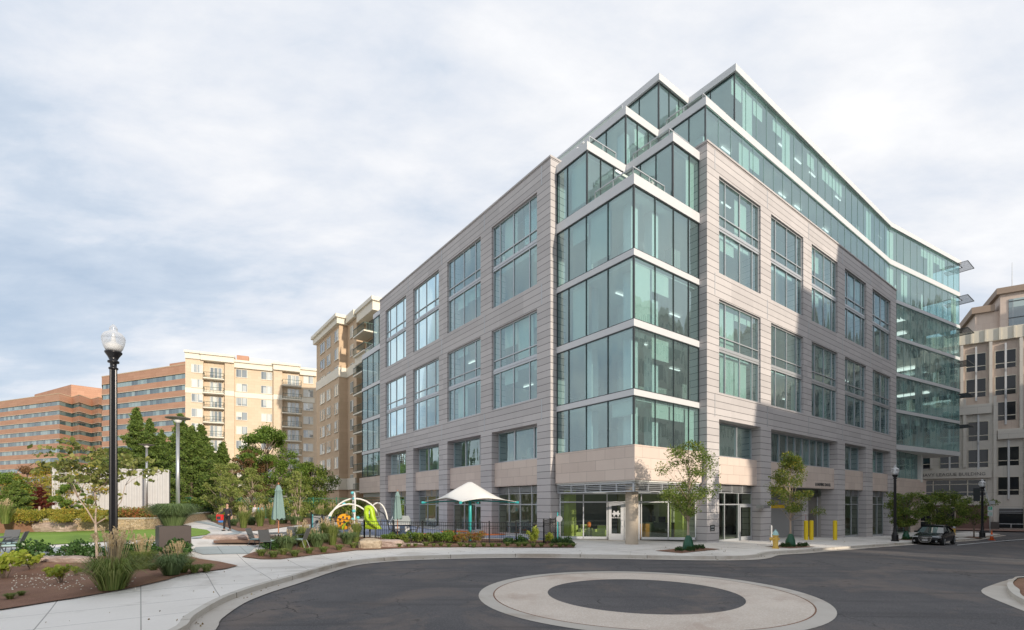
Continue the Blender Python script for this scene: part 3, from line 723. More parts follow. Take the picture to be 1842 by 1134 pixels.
t=thing('floor_lamp','small orange globe lamp standing among the lime armchairs in the lobby','lamp',inW(1.95,-.9))
m=MB(); m.lathe([(.12,0),(.12,.02),(.015,.04),(.015,.75)],12); m.build('stand',M['steel'],t)
m=MB(); m.lathe([(.02,.72),(.13,.8),(.16,.93),(.13,1.05),(.02,1.12)],14); m.build('shade',plain('orange glass',(.8,.2,.04),.3),t,smooth=True)
t=thing('reception_desk','long reception desk with orange wood ends and dark front in the lobby','desk',inW(6.5,-1.3),AS)
m=MB(); m.box(-1.3,1.4,-.02,.02,.0,1.02); m.build('front_panel',M['innerdark'],t)
for a,b in ((-1.32,-.5),(1.1,1.45)):
    m=MB(); m.box(a,b,-.06,-.021,0,1.0); m.build('wood_panel',plain('orange birch',(.60,.30,.09),.5,var=.15),t)
m=MB(); m.box(-1.4,1.5,-.1,.6,1.0,1.06); m.build('counter_top',M['innerdark'],t)
t=thing('office_chair','black office chair seen behind the reception desk counter','chair',inW(7.0,-2.2),AS)
m=MB(); m.box(-.26,.26,-.06,.06,.75,1.45); m.build('backrest',M['black'],t,bevel=.03)
m=MB(); m.box(-.28,.28,-.5,.0,.48,.58); m.build('seat',M['black'],t,bevel=.03)
m=MB(); m.tube([(0,-.25,.05),(0,-.25,.48)],.03); m.box(-.3,.3,-.28,-.22,0,.06); m.box(-.03,.03,-.55,.05,.0,.05); m.build('base',M['black'],t)
t=thing('computer_monitor','small black monitor standing on the reception counter','monitor',inW(6.2,-1.6)+Vector((0,0,1.06)),AS)
m=MB(); m.box(-.25,.25,-.02,.02,.1,.42); m.build('screen',M['black'],t); m=MB(); m.box(-.1,.1,-.08,.08,0,.02); m.box(-.02,.02,-.01,.01,.02,.12); m.build('stand',M['black'],t)

m=MB()
def put_office(x,y,z):
    k=random.random()
    if k<.5: m.box(x,x+1.5,y,y+.7,z+.70,z+.74); m.box(x,x+.05,y,y+.7,z,z+.7); m.box(x+1.45,x+1.5,y,y+.7,z,z+.7); m.box(x+.5,x+1.,y+.3,y+.33,z+.8,z+1.15)
    elif k<.8: m.box(x,x+.9,y,y+.5,z,z+random.choice([1.1,1.6,2.0]))
    else: m.box(x,x+1.6,y,y+.06,z,z+1.4)
for z in (5.0,8.75,12.7,16.65,20.7,24.68,28.66):
    for i in range(26):
        x=random.uniform(1.5 if z<20 else (5 if z<24 else 12.),40); put_office(x,random.uniform(.7,3.2),z+.0)
        y=random.uniform(5,33); put_office((.8 if z<24 else (4.6 if z<28 else 8.2))+random.uniform(0,2),y,z)
m.mi=0; tag(m.build('office_furniture',plain('mixed office furniture',(.34,.32,.28),.6,var=.6,scale=.35),OB),kind='stuff')
# ------------------------------------------------------------------ BACKGROUND BUILDINGS
def px2(px,Y): return ((px-CX)/F*Y,Y)
def zat(py,Y): return ZC+(HY-py)/F*Y
def ribbonmat(name,c1,c2,c3,w):
    t=NT(name); o=t.obj(); X=t.xyz(o)
    s=t.math('DIVIDE',X[0],w); cell=t.math('FLOOR',s); fr=t.math('FRACT',s)
    wn_=t.n('ShaderNodeTexWhiteNoise'); t.l(t.comb(cell,t.math('FLOOR',t.math('DIVIDE',X[2],3.8)),0.),wn_.inputs['Vector'])
    c=t.ramp(wn_.outputs['Value'],[(0.,c1),(.5,c2),(.85,c3)])
    c=t.mix(t.math('LESS_THAN',fr,.07),c,(.16,.19,.19))
    return t.pbr(c,.06,0,None,1.0,IOR=1.9)
M['ribbon']=ribbonmat('ribbon window glass',(.04,.07,.08),(.09,.15,.16),(.28,.38,.37),1.6)
M['brick_o']=stone('orange brick',(.41,.225,.15),(.54,.32,.22),.9,.03,0,.8)
M['brick_t']=stone('tan brick',(.58,.455,.325),(.68,.56,.42),.6,.012,1.2,.85)
M['brick_d']=stone('buff brick',(.50,.37,.245),(.62,.47,.33),.6,.012,1.2,.85)
M['cream']=plain('cream trim',(.74,.69,.58),.6,var=.06)
M['roomglass']=ribbonmat('apartment window glass',(.10,.12,.13),(.30,.33,.33),(.62,.64,.60),.75)
M['curtain']=plain('drawn white blinds',(.66,.66,.62),.7)
def office(name,label,poly,roof,nst,storey,penth=None,mat='brick_o'):
    a=Vector(poly[0]); t=thing(name,label,'office building',(a.x,a.y,0),math.atan2(poly[1][1]-a.y,poly[1][0]-a.x))
    R=Matrix.Rotation(-t.rotation_euler.z,2); pl=[tuple(R@(Vector(p)-a)) for p in poly]
    top=roof; m=MB(); m.prism(pl,-3,roof-.3); m.build('core',M['ribbon'],t)
    outp=inset(pl,-.3)
    for k in range(nst):
        z1=roof-k*storey; z0=z1-(storey*.56 if k else storey*.72)
        if k==0: zt=z0
        m=MB(); m.prism(outp,z0,z1) if k==0 else m.prism(outp,zt-(k)*storey+0,zt-(k)*storey+storey*.52); m.build('brick_band',M[mat],t)
        # sills
        zz=zt-k*storey; m=MB(); m.prism(inset(pl,-.36),zz-.12,zz-.002); m.build('lintel',M['cream'] if k else M['brick_d'],t)
    m=MB(); m.prism(inset(pl,-.36),roof,roof+.3); m.build('coping',M['brick_d'],t)
    if penth:
        m=MB(); m.prism([tuple(R@(Vector(p)-a)) for p in penth[0]],roof,penth[1]); m.build('penthouse',M[mat],t)
    return t
Yc=196.; c=px2(107,Yc); rf=zat(709,Yc)
def LP(px,py): Y=(rf-ZC)*F/(HY-py); return px2(px,Y)
zig=[c,px2(130,203),px2(143,199),px2(165,207),px2(178,203),px2(215,214)]
pol=[px2(-60,222)]+zig+[px2(215,260),px2(-60,262)]
office('office_block','long orange brick office block with ribbon windows and a folded front at far left',pol,rf,13,3.75,([px2(62,226),px2(128,207),px2(190,215),px2(190,245),px2(62,245)],zat(700,215)))
rf=zat(658,163)
office('office_block','orange brick office block with ribbon windows between the street lamp and the tan apartments',[px2(185,178),px2(345,161),px2(352,190),px2(190,205)],rf,12,3.75,([px2(305,170),px2(345,166),px2(347,180),px2(310,186)],rf+2.6))
# apartment blocks ------------------------------------------------------------
def frame_for(t,p0,p1):
    d=(Vector(p1)-Vector(p0)); return d.length
def apt_window(t,x0,x1,z0,z1,y=-.02,open_=.5,nrm='y'):
    m=MB(); 
    if nrm=='y': m.box(x0,x1,y-.01,y+.15,z0,z1)
    else: m.box(y-.01,y+.15,x0,x1,z0,z1)
    w=m.build('window',M['roomglass'],t)
    m=MB(); tt=.07
    def b(a0,a1,c0,c1,o=.05):
        if nrm=='y': m.box(a0,a1,y-.01-o,y-.012,c0,c1)
        else: m.box(y-.01-o,y-.012,a0,a1,c0,c1)
    b(x0-tt,x0,z0,z1);b(x1,x1+tt,z0,z1);b(x0-tt,x1+tt,z1,z1+tt);b(x0-tt,x1+tt,z0-tt*1.6,z0,.1); b((x0+x1)/2-.035,(x0+x1)/2+.035,z0,z1)
    m.build('frame',M['cream'],w)
    if random.random()<open_:
        s=random.choice([0,1]); xa=x0+.03 if s==0 else (x0+x1)/2+.04; xb=(x0+x1)/2-.04 if s==0 else x1-.03
        m=MB()
        if nrm=='y': m.box(xa,xb,y-.025,y-.0115,z0+.02+random.choice([0,0,.6]),z1-.02)
        else: m.box(y-.025,y-.0115,xa,xb,z0+.02+random.choice([0,0,.6]),z1-.02)
        m.build('blind',M['curtain'],w)
def balcony(t,x0,x1,z,dep=1.2,y=0.,glass=True):
    m=MB(); m.box(x0,x1,y-dep,y-.0,z-.2,z); s=m.build('balcony',M['cream'],t)
    m=MB(); a=[(x0+.05,y-.1,0),(x0+.05,y-dep+.05,0),(x1-.05,y-dep+.05,0),(x1-.05,y-.1,0)]
    for i in range(3):
        p=Vector(a[i]);q=Vector(a[i+1]); L=(q-p).length; n=max(2,int(L/.5))
        for k in range(n+1): r=p.lerp(q,k/n); m.bar((r.x,r.y,z),(r.x,r.y,z+1.05),.04)
        m.bar((p.x,p.y,z+1.05),(q.x,q.y,z+1.05),.07); m.bar((p.x,p.y,z+.1),(q.x,q.y,z+.1),.05)
    m.build('railing',M['greenmetal'],s)
    return s
M['greenmetal']=plain('dark green metal',(.05,.10,.085),.5,.2)
# A2: far tan block, front from px334 (left) to px564 (right)
p0=Vector(px2(334.5,97)); p1=Vector(px2(566,106.5)); dd=(p1-p0); LA=dd.length
A2=thing('apartment_building','wide tan brick apartment block with cream cornice and stacked balconies behind the trees','apartment building',(p0.x,p0.y,0),math.atan2(dd.y,dd.x))
def xa2(px):
    r=(px-CX)/F; t_=dd.normalized(); return (r*p0.y-p0.x)/(t_.x-r*t_.y)
RF=zat(632.5,97)
m=MB(); m.box(0,LA+5,0,16,-3,RF-1.2); m.build('wall',M['brick_t'],A2)
bx=[xa2(p) for p in (334.5,367,405,422,492,508,543,566)]
# projecting bays
for a,b in ((bx[0],bx[1]),(bx[2],bx[3]),(bx[4],bx[5])):
    m=MB(); m.box(a+.01,b,-.7,-.0,-3,RF-1.25); m.build('wall_bay',M['brick_t'],A2)
for a,b,z1,o in ((0,bx[1]-.4,RF,1.0),(bx[1]-.4,bx[3],RF-.1,1.25),(bx[3],bx[4],RF-.8,.5),(bx[4],bx[6]-.4,RF-.6,1.25),(bx[6]-.4,LA+.3,RF-1.0,.6)):
    m=MB(); m.box(a,b,-o,8,z1-1.5,z1-.45); m.box(a-.12,b+.12,-o-.35,8,z1-.45,z1); m.build('cornice',M['cream'],A2)
zs0=RF-4.1
for a,b,o in ((0,bx[1],.78),(bx[1]+.01,bx[2],.1),(bx[2],bx[3],.78),(bx[3]+.01,bx[4],.1),(bx[4],bx[5],.78),(bx[5]+.01,LA,.1)):
    m=MB(); m.box(a,b,-o,-.0,zs0-4.1,zs0-3.1); m.build('string_course',M['cream'],A2)
for k in range(10):
    z=zs0-k*2.9
    for px0,px1,y in ((346,365.5,-.72),(425,444.5,-.02),(470,489,-.02),(546,563,-.02)): apt_window(A2,xa2(px0),xa2(px1),z,z+1.55,y,.6)
    for px0,px1 in ((367.5,404.5),(508,542.5)):
        a,b=xa2(px0),xa2(px1)
        m=MB(); m.box(a+1.0,b-.5,-.08,-.01,z-.9,z+1.35); g=m.build('balcony_door',M['roomglass'],A2)
        m=MB()
        for f_ in (0,.33,.66,1): xx=a+1.0+(b-a-1.5)*f_; m.box(xx-.06,xx+.06,-.14,-.082,z-.9,z+1.4)
        m.box(a+1.0,b-.5,-.14,-.082,z+1.36,z+1.46); m.build('frame',M['cream'],g)
        balcony(A2,a,b,z-.95,1.5)
m=MB(); m.box(xa2(447),xa2(500),2,10,RF-1.2,RF+.6); m.build('penthouse',M['cream'],A2)
m=MB(); m.box(xa2(424),xa2(446),2,8,RF-1.0,RF+.9); m.build('penthouse',M['brick_o'],A2)
# A1: nearer block; left face along dL from px610 (Y78.2) back to px570
q0=Vector(px2(610,78.2)); RA=zat(568,78.2)
A1=thing('apartment_building','tall buff brick apartment block with cream cornice directly left of the office building','apartment building',(q0.x,q0.y,0),ANG)
# local: x along dR, y along dL; left face x=0, y from 0..14
def ya1(px,x=0):
    r=(px-CX)/F; a=q0+dR*x; return (r*a.y-a.x)/(dL.x-r*dL.y)
m=MB(); m.box(0,14,0,ya1(569.5),-3,RA-1.4); m.build('wall',M['brick_d'],A1)
m=MB(); m.box(-.5,14,-.5,ya1(569.5)+.5,RA-1.4,RA-.5); m.box(-.8,14,-.8,ya1(569.5)+.8,RA-.5,RA); m.build('cornice',M['cream'],A1)
y2=-4.2; m=MB(); m.box(1.3,14,y2,-.001,-3,RA-1.4); m.build('wall_bay',M['brick_d'],A1)
m=MB(); m.box(.8,14,y2,-.81,RA-1.3,RA-.1); m.build('cornice',M['cream'],A1)
m=MB(); m.box(2.6,14,-10.5,y2-.001,-3,RA-2.2); m.build('wall_bay',M['brick_d'],A1)
m=MB(); m.box(1.2,14,-11.0,y2-.3,RA-2.2,RA-.9); m.box(.95,14,-11.3,y2-.1,RA-.9,RA-.35); m.build('cornice',M['cream'],A1)
m=MB(); m.box(-.12,14,-.12,ya1(569.5),RA-9.7,RA-8.2); m.box(1.15,14,y2,-.13,RA-9.7,RA-8.2); m.build('string_course',M['cream'],A1)
m=MB(); m.box(-.2,14,-.2,ya1(569.5),4.6,6.4); m.box(1.1,14,y2,-.21,4.6,6.4); m.build('string_course',M['cream'],A1)
for k in range(11):
    z=RA-3.8-k*2.9
    if z<4: break
    for pa,pb in ((576.5,584.5),(588.5,595),(602.5,609)):
        if pb<611: 
            a,b=sorted((ya1(pa),ya1(min(pb,608.8)))); apt_window(A1,a,b,z,z+1.7,-.02,.6,'x')
    apt_window(A1,-2.9,-1.6,z,z+1.7,1.28,.5,'x')
    m=MB(); m.box(2.5,2.598,-8.6,-5.4,z-.9,z+1.5); m.build('balcony_door',M['innerdark'],A1)
    m=MB(); m.box(.5,2.5,-9.4,-4.9,z-1.1,z-.9); s=m.build('balcony',M['cream'],A1)
    m=MB()
    for p,q in (((.55,-9.35),(.55,-4.95)),((.55,-9.35),(2.5,-9.35))):
        p=Vector(p);q=Vector(q); L=(q-p).length; n=int(L/.35)
        for j in range(n+1): r=p.lerp(q,j/n); m.bar((r.x,r.y,z-.9),(r.x,r.y,z+.15),.04)
        m.bar((p.x,p.y,z+.15),(q.x,q.y,z+.15),.08); m.bar((p.x,p.y,z-.8),(q.x,q.y,z-.8),.05)
    m.build('railing',M['greenmetal'],s)
m=MB(); m.box(.9,2.6,-9.8,-4.6,RA-8.9,RA-7.6); m.build('cornice_band',M['cream'],A1)
# ------------------------------------------------------------------ right hand neighbour
n0=Vector((63.4,70.)); ne=Vector((.813,-.582)); NB=thing('office_building','pale concrete and tan office building with paired dark windows at the right edge','office building',(n0.x,n0.y,0),math.atan2(ne.y,ne.x))
M['conc_l']=stone('pale precast concrete',(.62,.585,.53),(.72,.68,.62),1.98,.02,3.1,.6)
M['tanp']=stone('tan panel',(.54,.44,.37),(.64,.54,.47),4.,.02,1.0,.8)
M['nglass']=NT('dark tinted window').pbr((.012,.016,.02),.05,0,None,.5,IOR=1.5)
M['granite']=plain('dark granite base',(.10,.09,.085),.5)
m=MB(); m.box(-6.6,4.0,.15,14,-2,16.3); m.box(4.0,40,.15,14,-2,12.6); m.box(-20,-6.6,1.0,14,-2,12); m.build('podium_wall',M['conc_l'],NB)
m=MB(); m.box(-14,40,1.9,14,12.0,25.2); m.build('upper_wall',M['tanp'],NB)
m=MB(); m.box(-14.5,40.5,1.5,14,25.2,26.9); 
for x in np.arange(-13,38,1.45): m.box(x-.1,x+.1,1.35,1.499,25.2,26.9)
m.build('cornice',M['cream'],NB)
def nwin(x0,x1,z0,z1,y,mid=True,post=True):
    m=MB(); m.box(x0,x1,y-.02,y+.2,z0,z1); w=m.build('window',M['nglass'],NB)
    m=MB(); c=(x0+x1)/2
    m.box(x0,x1,y-.09,y-.021,z0+(z1-z0)*.24,z0+(z1-z0)*.24+.1); m.box(x0,x0+.06,y-.09,y-.021,z0,z1); m.box(x1-.06,x1,y-.09,y-.021,z0,z1); m.box(x0+.06,x1-.06,y-.09,y-.021,z1-.08,z1)
    m.build('frame',M['cream'],w)
    if post:
        m=MB(); m.box(c-.1,c+.1,y-.28,y-.021,z0-.6,z1+.9); m.build('post',M['white'],w)
PX=[-5.1,-2.05,.92,3.95,6.95,9.95]
for i in range(-3,9):
    x0=.92+i*3.02
    for z0,z1 in ((21.3,23.8),(17.6,20.2),(14.0,16.6)):
        if i<1 and z0<16.5: continue
        nwin(x0,x0+2.15,z0,z1,1.9)
    m=MB(); m.box(x0-.62,x0-.30,1.4,1.899,12.6,25.1); m.build('pilaster',M['conc_l'],NB)
    low=((11.2,13.9),(7.5,10.0)) if i<1 else ((7.6,10.2),(3.6,6.1))
    for z0,z1 in low:
        if i<1 and z0<5: continue
        nwin(x0,x0+2.15,z0,z1,.15)
    if i>=1 or i<-3:
        pass
for x in (-3.0,.55,3.65,6.6,9.6,12.6,15.6):
    m=MB(); m.box(x-.16,x+.16,-.25,.149,-1.6 if x>2 else 7.5,17.2 if x<5 else 12.9); m.build('pilaster',M['conc_l'],NB)
m=MB(); m.box(-6.8,3.3,-.3,.149,14.9,16.1); m.box(3.9,40,-.3,.149,11.2,12.4); m.build('terrace_parapet',M['conc_l'],NB)
m=MB(); m.box(-6.8,3.3,-.2,.149,6.0,7.2); m.build('name_band',M['conc_l'],NB)
text('THE NAVY LEAGUE BUILDING',.62,M['granite'],NB,(-1.45,-.215,6.35),(pi/2,0,0),ext=.01,bold=0)
m=MB(); m.box(-6.6,2.9,.1,.149,3.55,5.7); w=m.build('window',M['nglass'],NB)
m=MB()
for x in (-6.5,-4.6,-2.8,-1.0,.9,2.8): m.box(x-.05,x+.05,.02,.099,3.55,5.7)
m.box(-6.6,2.9,.02,.099,5.1,5.18); m.box(-6.6,2.9,.02,.099,4.0,4.08); m.build('frame',M['cream'],w)
m=MB(); m.box(-6.8,3.2,-.15,.149,2.2,3.5); m.build('name_band',M['conc_l'],NB)
text('BOULEVARD',.5,M['granite'],NB,(.2,-.165,2.6),(pi/2,0,0),ext=.01)
m=MB(); m.box(-7,3.1,.05,.149,-1.7,2.15); m.build('entrance_wall',plain('reddish stone entrance',(.20,.12,.10),.6),NB)
for a,b in ((-6.3,-5.2),(-4.6,-3.0),(-2.6,-.4)): nwin(a,b,-.9,1.9,.04,post=False)
m=MB(); m.box(4.1,6.4,.02,.149,-.9,1.7); w=m.build('window',M['nglass'],NB)
m=MB()
for z in (1.1,1.3,1.5,1.7): m.box(4.1,6.4,-.04,.019,z,z+.06)
m.box(4.1,6.4,-.04,.019,-.4,-.3); m.box(5.2,5.3,-.04,.019,-.9,-.4); m.build('frame',M['mull'],w)
m=MB(); m.box(3.15,4.05,-.3,.0,-1.8,-.1); m.box(6.5,9.6,-.3,.0,-1.8,-.1); m.build('base_course',M['granite'],NB)
# tower behind
TW=thing('office_tower','tan stepped tower top rising behind the pale building at the far right','office building',(86.6,92,0),rad(-32))
m=MB(); m.box(3.2,30,0,14,0,40.6); m.box(0,3.2,1.0,13,0,38.0) ; m.build('wall',M['tanp'],TW)
m=MB(); m.box(2.6,30.5,-.6,14,40.6,41.7); m.box(-.6,2.59,.4,13,38.0,39.2); m.build('cornice',plain('brown stone cornice',(.30,.23,.18),.7),TW)
m=MB(); m.box(4.3,6.6,-.1,-.01,30,39.5); w=m.build('window',M['ribbon'],TW)
m=MB()
for z in (33,36,39): m.box(4.3,6.6,-.16,-.101,z,z+.15)
m.build('frame',M['dark'],w)
m=MB(); m.tube([(5.0,1,41.7),(5.0,1,46.5)],[.07,.03],6); m.build('antenna',M['white'],TW)
# opposite side of the street: stand behind/right of the camera, seen mirrored in the glass and shading the road
def opp(name,label,u0,u1,v0,v1,h,mat,n,sp=3.2,ww=2.0,st=3.9):
    t=thing(name,label,'office building',(*W(u0,v0)[:2],0),ANG); L=u1-u0
    m=MB(); m.box(0,L,-(v0-v1),0,-2,h); m.build('wall',M[mat],t)
    m=MB(); m.box(-.4,L+.4,-(v0-v1)-.4,.4,h,h+1.0); m.build('cornice',M['cream'],t)
    m=MB(); k=0; g=MB()
    z=2.0
    while z+2.4<h:
        x=1.0
        while x+ww<L: g.box(x,x+ww,.001,.05,z,z+2.3); x+=sp
        z+=st
    g.build('window_grid',M['nglass'],t)
    x=.5
    while x<L: m.box(x-.2,x+.2,.0,.35,-1,h-.2); x+=sp
    m.build('pilaster',M['cream'],t)
opp('office_building','low cream building across the street reflected beside the corner',14.5,21.5,-31,-44,16.4,'conc_l',4)
opp('office_building','cream mid rise building across the street reflected in the right hand windows',21.5,29,-31,-50,26.5,'conc_l',4)
opp('office_building','tan high rise with cream piers across the street reflected in the right hand glass',29,60,-31,-52,32.6,'tanp',4)
opp('office_building','tan mid rise wing with cream piers beside the mirrored high rise',60,95,-31,-52,24,'tanp',4)
opp('office_building','cream high rise further along the street reflected in the far glass wing',95,190,-31,-60,44,'conc_l',4)
opp('office_building','long block behind the viewer whose shadow covers the road',-22.3,13.0,-86,-110,22.4,'brick_o',5)
# ------------------------------------------------------------------ VEGETATION
def leafmat(name,cols,trans=.35,rough=.55):
    t=NT(name); at=t.n('ShaderNodeAttribute',attribute_name='rnd'); o=t.obj(); n=t.noise(o,1.3,3)
    f=t.math('ADD',t.math('MULTIPLY',at.outputs['Fac'],.7),t.math('MULTIPLY',t.ramp(n,[(.3,0.),(.7,1.)]),.3))
    k=len(cols); c=t.ramp(f,[(i/(k-1)*.9+.05,cc) for i,cc in enumerate(cols)])
    p=t.n('ShaderNodeBsdfPrincipled'); t.l(c,p.inputs['Base Color']); p.inputs['Roughness'].default_value=rough; p.inputs['Specular IOR Level'].default_value=.3
    tr=t.n('ShaderNodeBsdfTranslucent'); t.l(c,tr.inputs['Color']); mx=t.n('ShaderNodeMixShader'); mx.inputs[0].default_value=trans
    t.l(p.outputs[0],mx.inputs[1]); t.l(tr.outputs[0],mx.inputs[2]); t.l(mx.outputs[0],t.out.inputs[0]); return t.m
LM={}
LM['elm']=leafmat('green tree leaves',[(.06,.10,.02),(.12,.18,.035),(.20,.27,.05),(.32,.33,.07)])
LM['elm_y']=leafmat('yellowing tree leaves',[(.06,.10,.02),(.11,.17,.03),(.19,.24,.045),(.40,.30,.05)])
LM['redbud']=leafmat('olive heart shaped leaves',[(.10,.13,.035),(.17,.20,.05),(.26,.28,.08),(.38,.34,.12)],.3)
LM['pine']=leafmat('evergreen needles',[(.055,.10,.025),(.105,.17,.035),(.17,.24,.05),(.25,.32,.08)],.25)
LM['birch']=leafmat('light green birch leaves',[(.11,.16,.035),(.20,.26,.06),(.32,.36,.10),(.42,.44,.15)])
LM['mid']=leafmat('mid green leaves',[(.07,.13,.022),(.14,.23,.035),(.24,.33,.07)])
LM['rust']=leafmat('rusty brown leaves',[(.12,.10,.04),(.22,.13,.06),(.34,.18,.09)])
LM['red']=leafmat('dark red leaves',[(.055,.012,.008),(.10,.02,.012),(.17,.035,.02)],.2)
LM['yellow']=leafmat('yellow green shrub leaves',[(.12,.15,.02),(.26,.27,.04),(.42,.36,.06),(.45,.26,.05)])
LM['lime']=leafmat('bright lime leaves',[(.20,.28,.03),(.36,.42,.06),(.55,.55,.12)])
LM['redgreen']=leafmat('red and green shrub leaves',[(.08,.14,.02),(.24,.24,.05),(.38,.16,.06),(.40,.10,.05)])
LM['dark']=leafmat('glossy dark green leaves',[(.018,.05,.014),(.04,.09,.022),(.08,.15,.04)],.1,.35)
LM['grass']=leafmat('ornamental grass blades',[(.10,.15,.035),(.19,.25,.06),(.33,.34,.12)],.3)
LM['bluegrass']=leafmat('blue green grass blades',[(.08,.13,.05),(.15,.22,.085),(.25,.33,.14)],.3)
LM['plume']=leafmat('tan seed plumes',[(.40,.30,.17),(.55,.44,.27),(.66,.55,.37)],.3)
LM['pink']=leafmat('pink flowers',[(.5,.12,.12),(.6,.2,.18)],.3)
M['bark']=plain('grey brown bark',(.22,.17,.13),.9,var=.25,scale=12,bump=.5)
M['barklight']=plain('pale bark',(.42,.33,.26),.9,var=.2,scale=10,bump=.4)
def leafmesh(name,P,size,mat,parent=None,aspect=1.8,updir=None,jit=.35,nrm_up=.25):
    n=len(P); P=np.asarray(P,dtype=float)
    d=rng.normal(size=(n,3)); 
    if updir is not None: d=d*.6+np.asarray(updir)
    d/=np.linalg.norm(d,axis=1)[:,None]
    q=rng.normal(size=(n,3)); q[:,2]+=nrm_up; s=np.cross(d,q); s/=np.linalg.norm(s,axis=1)[:,None]+1e-9
    sz=(size*(1+jit*rng.normal(size=n)).clip(.4,1.8))[:,None]
    a=P-d*sz*.5; b=P+s*sz*.5/aspect+d*sz*.05; c=P+d*sz*.5; e=P-s*sz*.5/aspect+d*sz*.05
    V=np.stack([a,b,c,e],1).reshape(-1,3)
    me=bpy.data.meshes.new(name); me.vertices.add(4*n); me.vertices.foreach_set('co',V.ravel())
    me.loops.add(4*n); me.loops.foreach_set('vertex_index',np.arange(4*n,dtype=np.int32))
    me.polygons.add(n); me.polygons.foreach_set('loop_start',np.arange(0,4*n,4,dtype=np.int32)); 
    at=me.attributes.new('rnd','FLOAT','POINT'); at.data.foreach_set('value',np.repeat(rng.random(n),4).astype(np.float32))
    me.update(calc_edges=True); me.materials.append(mat)
    o=bpy.data.objects.new(name,me); COL.objects.link(o)
    if parent: o.parent=parent
    return o
def blob(c,r,n,shell=.5):
    d=rng.normal(size=(n,3)); d/=np.linalg.norm(d,axis=1)[:,None]; rr=(shell+(1-shell)*rng.random(n))[:,None]**.8
    return np.asarray(c)+d*rr*np.asarray(r)
def tree(name,label,loc,h,rx,trunk_h,leaf,nleaf,lsize,bark='bark',clusters=40,shape='oval',tr=.1,group=None,cat='tree',seed=None,csize=.28,lean=0,multi=1,limbs=True,bark_top=.9):
    t=thing(name,label,cat,loc,0,group); m=MB(); ch=h-trunk_h
    cs=[]; 
    for i in range(clusters):
        for _ in range(30):
            z=random.random()
            if shape=='oval': w=math.sin(pi*min(1,(z*.93+.07)))**.7
            elif shape=='cone': w=(1-z)**.8*.97+.04
            elif shape=='col': w=min(1,(1-z)*2.2)*min(1,.45+z*2)
            elif shape=='vase': w=(.35+.75*z)*min(1,(1.02-z)*5)
            else: w=math.sqrt(max(0,1-(2*z-1)**2))
            a=random.random()*2*pi; r=w*(random.random()**.45)
            if random.random()<.93 and r>.1: break
        cs.append((math.cos(a)*r*rx,math.sin(a)*r*rx,trunk_h+z*ch*.97,w))
    for k in range(multi):
        a=2*pi*k/max(1,multi)+.5; sp=rx*.25 if multi>1 else 0
        topz=trunk_h+ch*bark_top
        pts=[(0,0,-.3),(math.cos(a)*sp*.1+lean*.02,math.sin(a)*sp*.1,trunk_h*.5),(math.cos(a)*sp*.5+lean*.1,math.sin(a)*sp*.5,trunk_h),(math.cos(a)*sp+random.uniform(-.1,.1)*rx,math.sin(a)*sp+random.uniform(-.1,.1)*rx,(trunk_h+topz)/2),(math.cos(a)*sp,math.sin(a)*sp,topz)]
        m.tube(pts,[tr*1.35,tr,tr*.8,tr*.5,tr*.12],8)
    if limbs:
        for (x,y,z,w) in cs[:min(clusters,70)]:
            z0=max(trunk_h*.75,z-math.hypot(x,y)*.9-.1*ch); mid=(x*.5+random.uniform(-.05,.05)*rx,y*.5+random.uniform(-.05,.05)*rx,(z0+z)*.5+.02*ch)
            m.tube([(0,0,z0),mid,(x,y,z)],[tr*.32,tr*.2,tr*.06],5)
    m.build('trunk',M[bark],t,smooth=True)
    P=[]; per=nleaf//clusters
    for (x,y,z,w) in cs:
        s=csize*rx*random.uniform(.65,1.25); P.append(blob((x,y,z),(s,s,s*random.uniform(.5,.8)),int(per*random.uniform(.6,1.4)),.25))
    leafmesh('crown',np.concatenate(P),lsize,LM[leaf],t)
    return t
def conifer(name,label,loc,h,rx,n,ls,leaf='pine',group=None,base=.4):
    t=thing(name,label,'tree',loc,random.random()*6,group); m=MB(); m.tube([(0,0,-.3),(0,0,h*.5),(0,0,h*.97)],[.22*h/12,.13*h/12,.02],8)
    P=[]; nb=int(h*11); 
    for i in range(nb):
        z=base+(h-base)*(i/nb)**.95; f=(z-base)/(h-base); L=rx*(((1-f)**1.0)*random.uniform(.55,1.25)+.02)*(.75+.25*min(1,f*5)); a=i*2.399+random.uniform(-.3,.3)
        e=Vector((math.cos(a)*L,math.sin(a)*L,z+L*random.uniform(.05,.3)))
        m.tube([(0,0,z),tuple(e)],[.035,.01],4)
        k=max(3,int(n/nb)); s=rng.random(k)**.6
        pts=np.outer(s,[e.x,e.y,e.z-z])+[0,0,z]; pts+=rng.normal(size=(k,3))*np.array([.075,.075,.05])*rx*(.3+.7*(1-f)); pts[:,2]+=.12*rx*(s**2)*random.uniform(-.3,1)
        P.append(pts)
    m.build('trunk',M['bark'],t); leafmesh('crown',np.concatenate(P),ls,LM[leaf],t,aspect=2.6,nrm_up=.6); return t
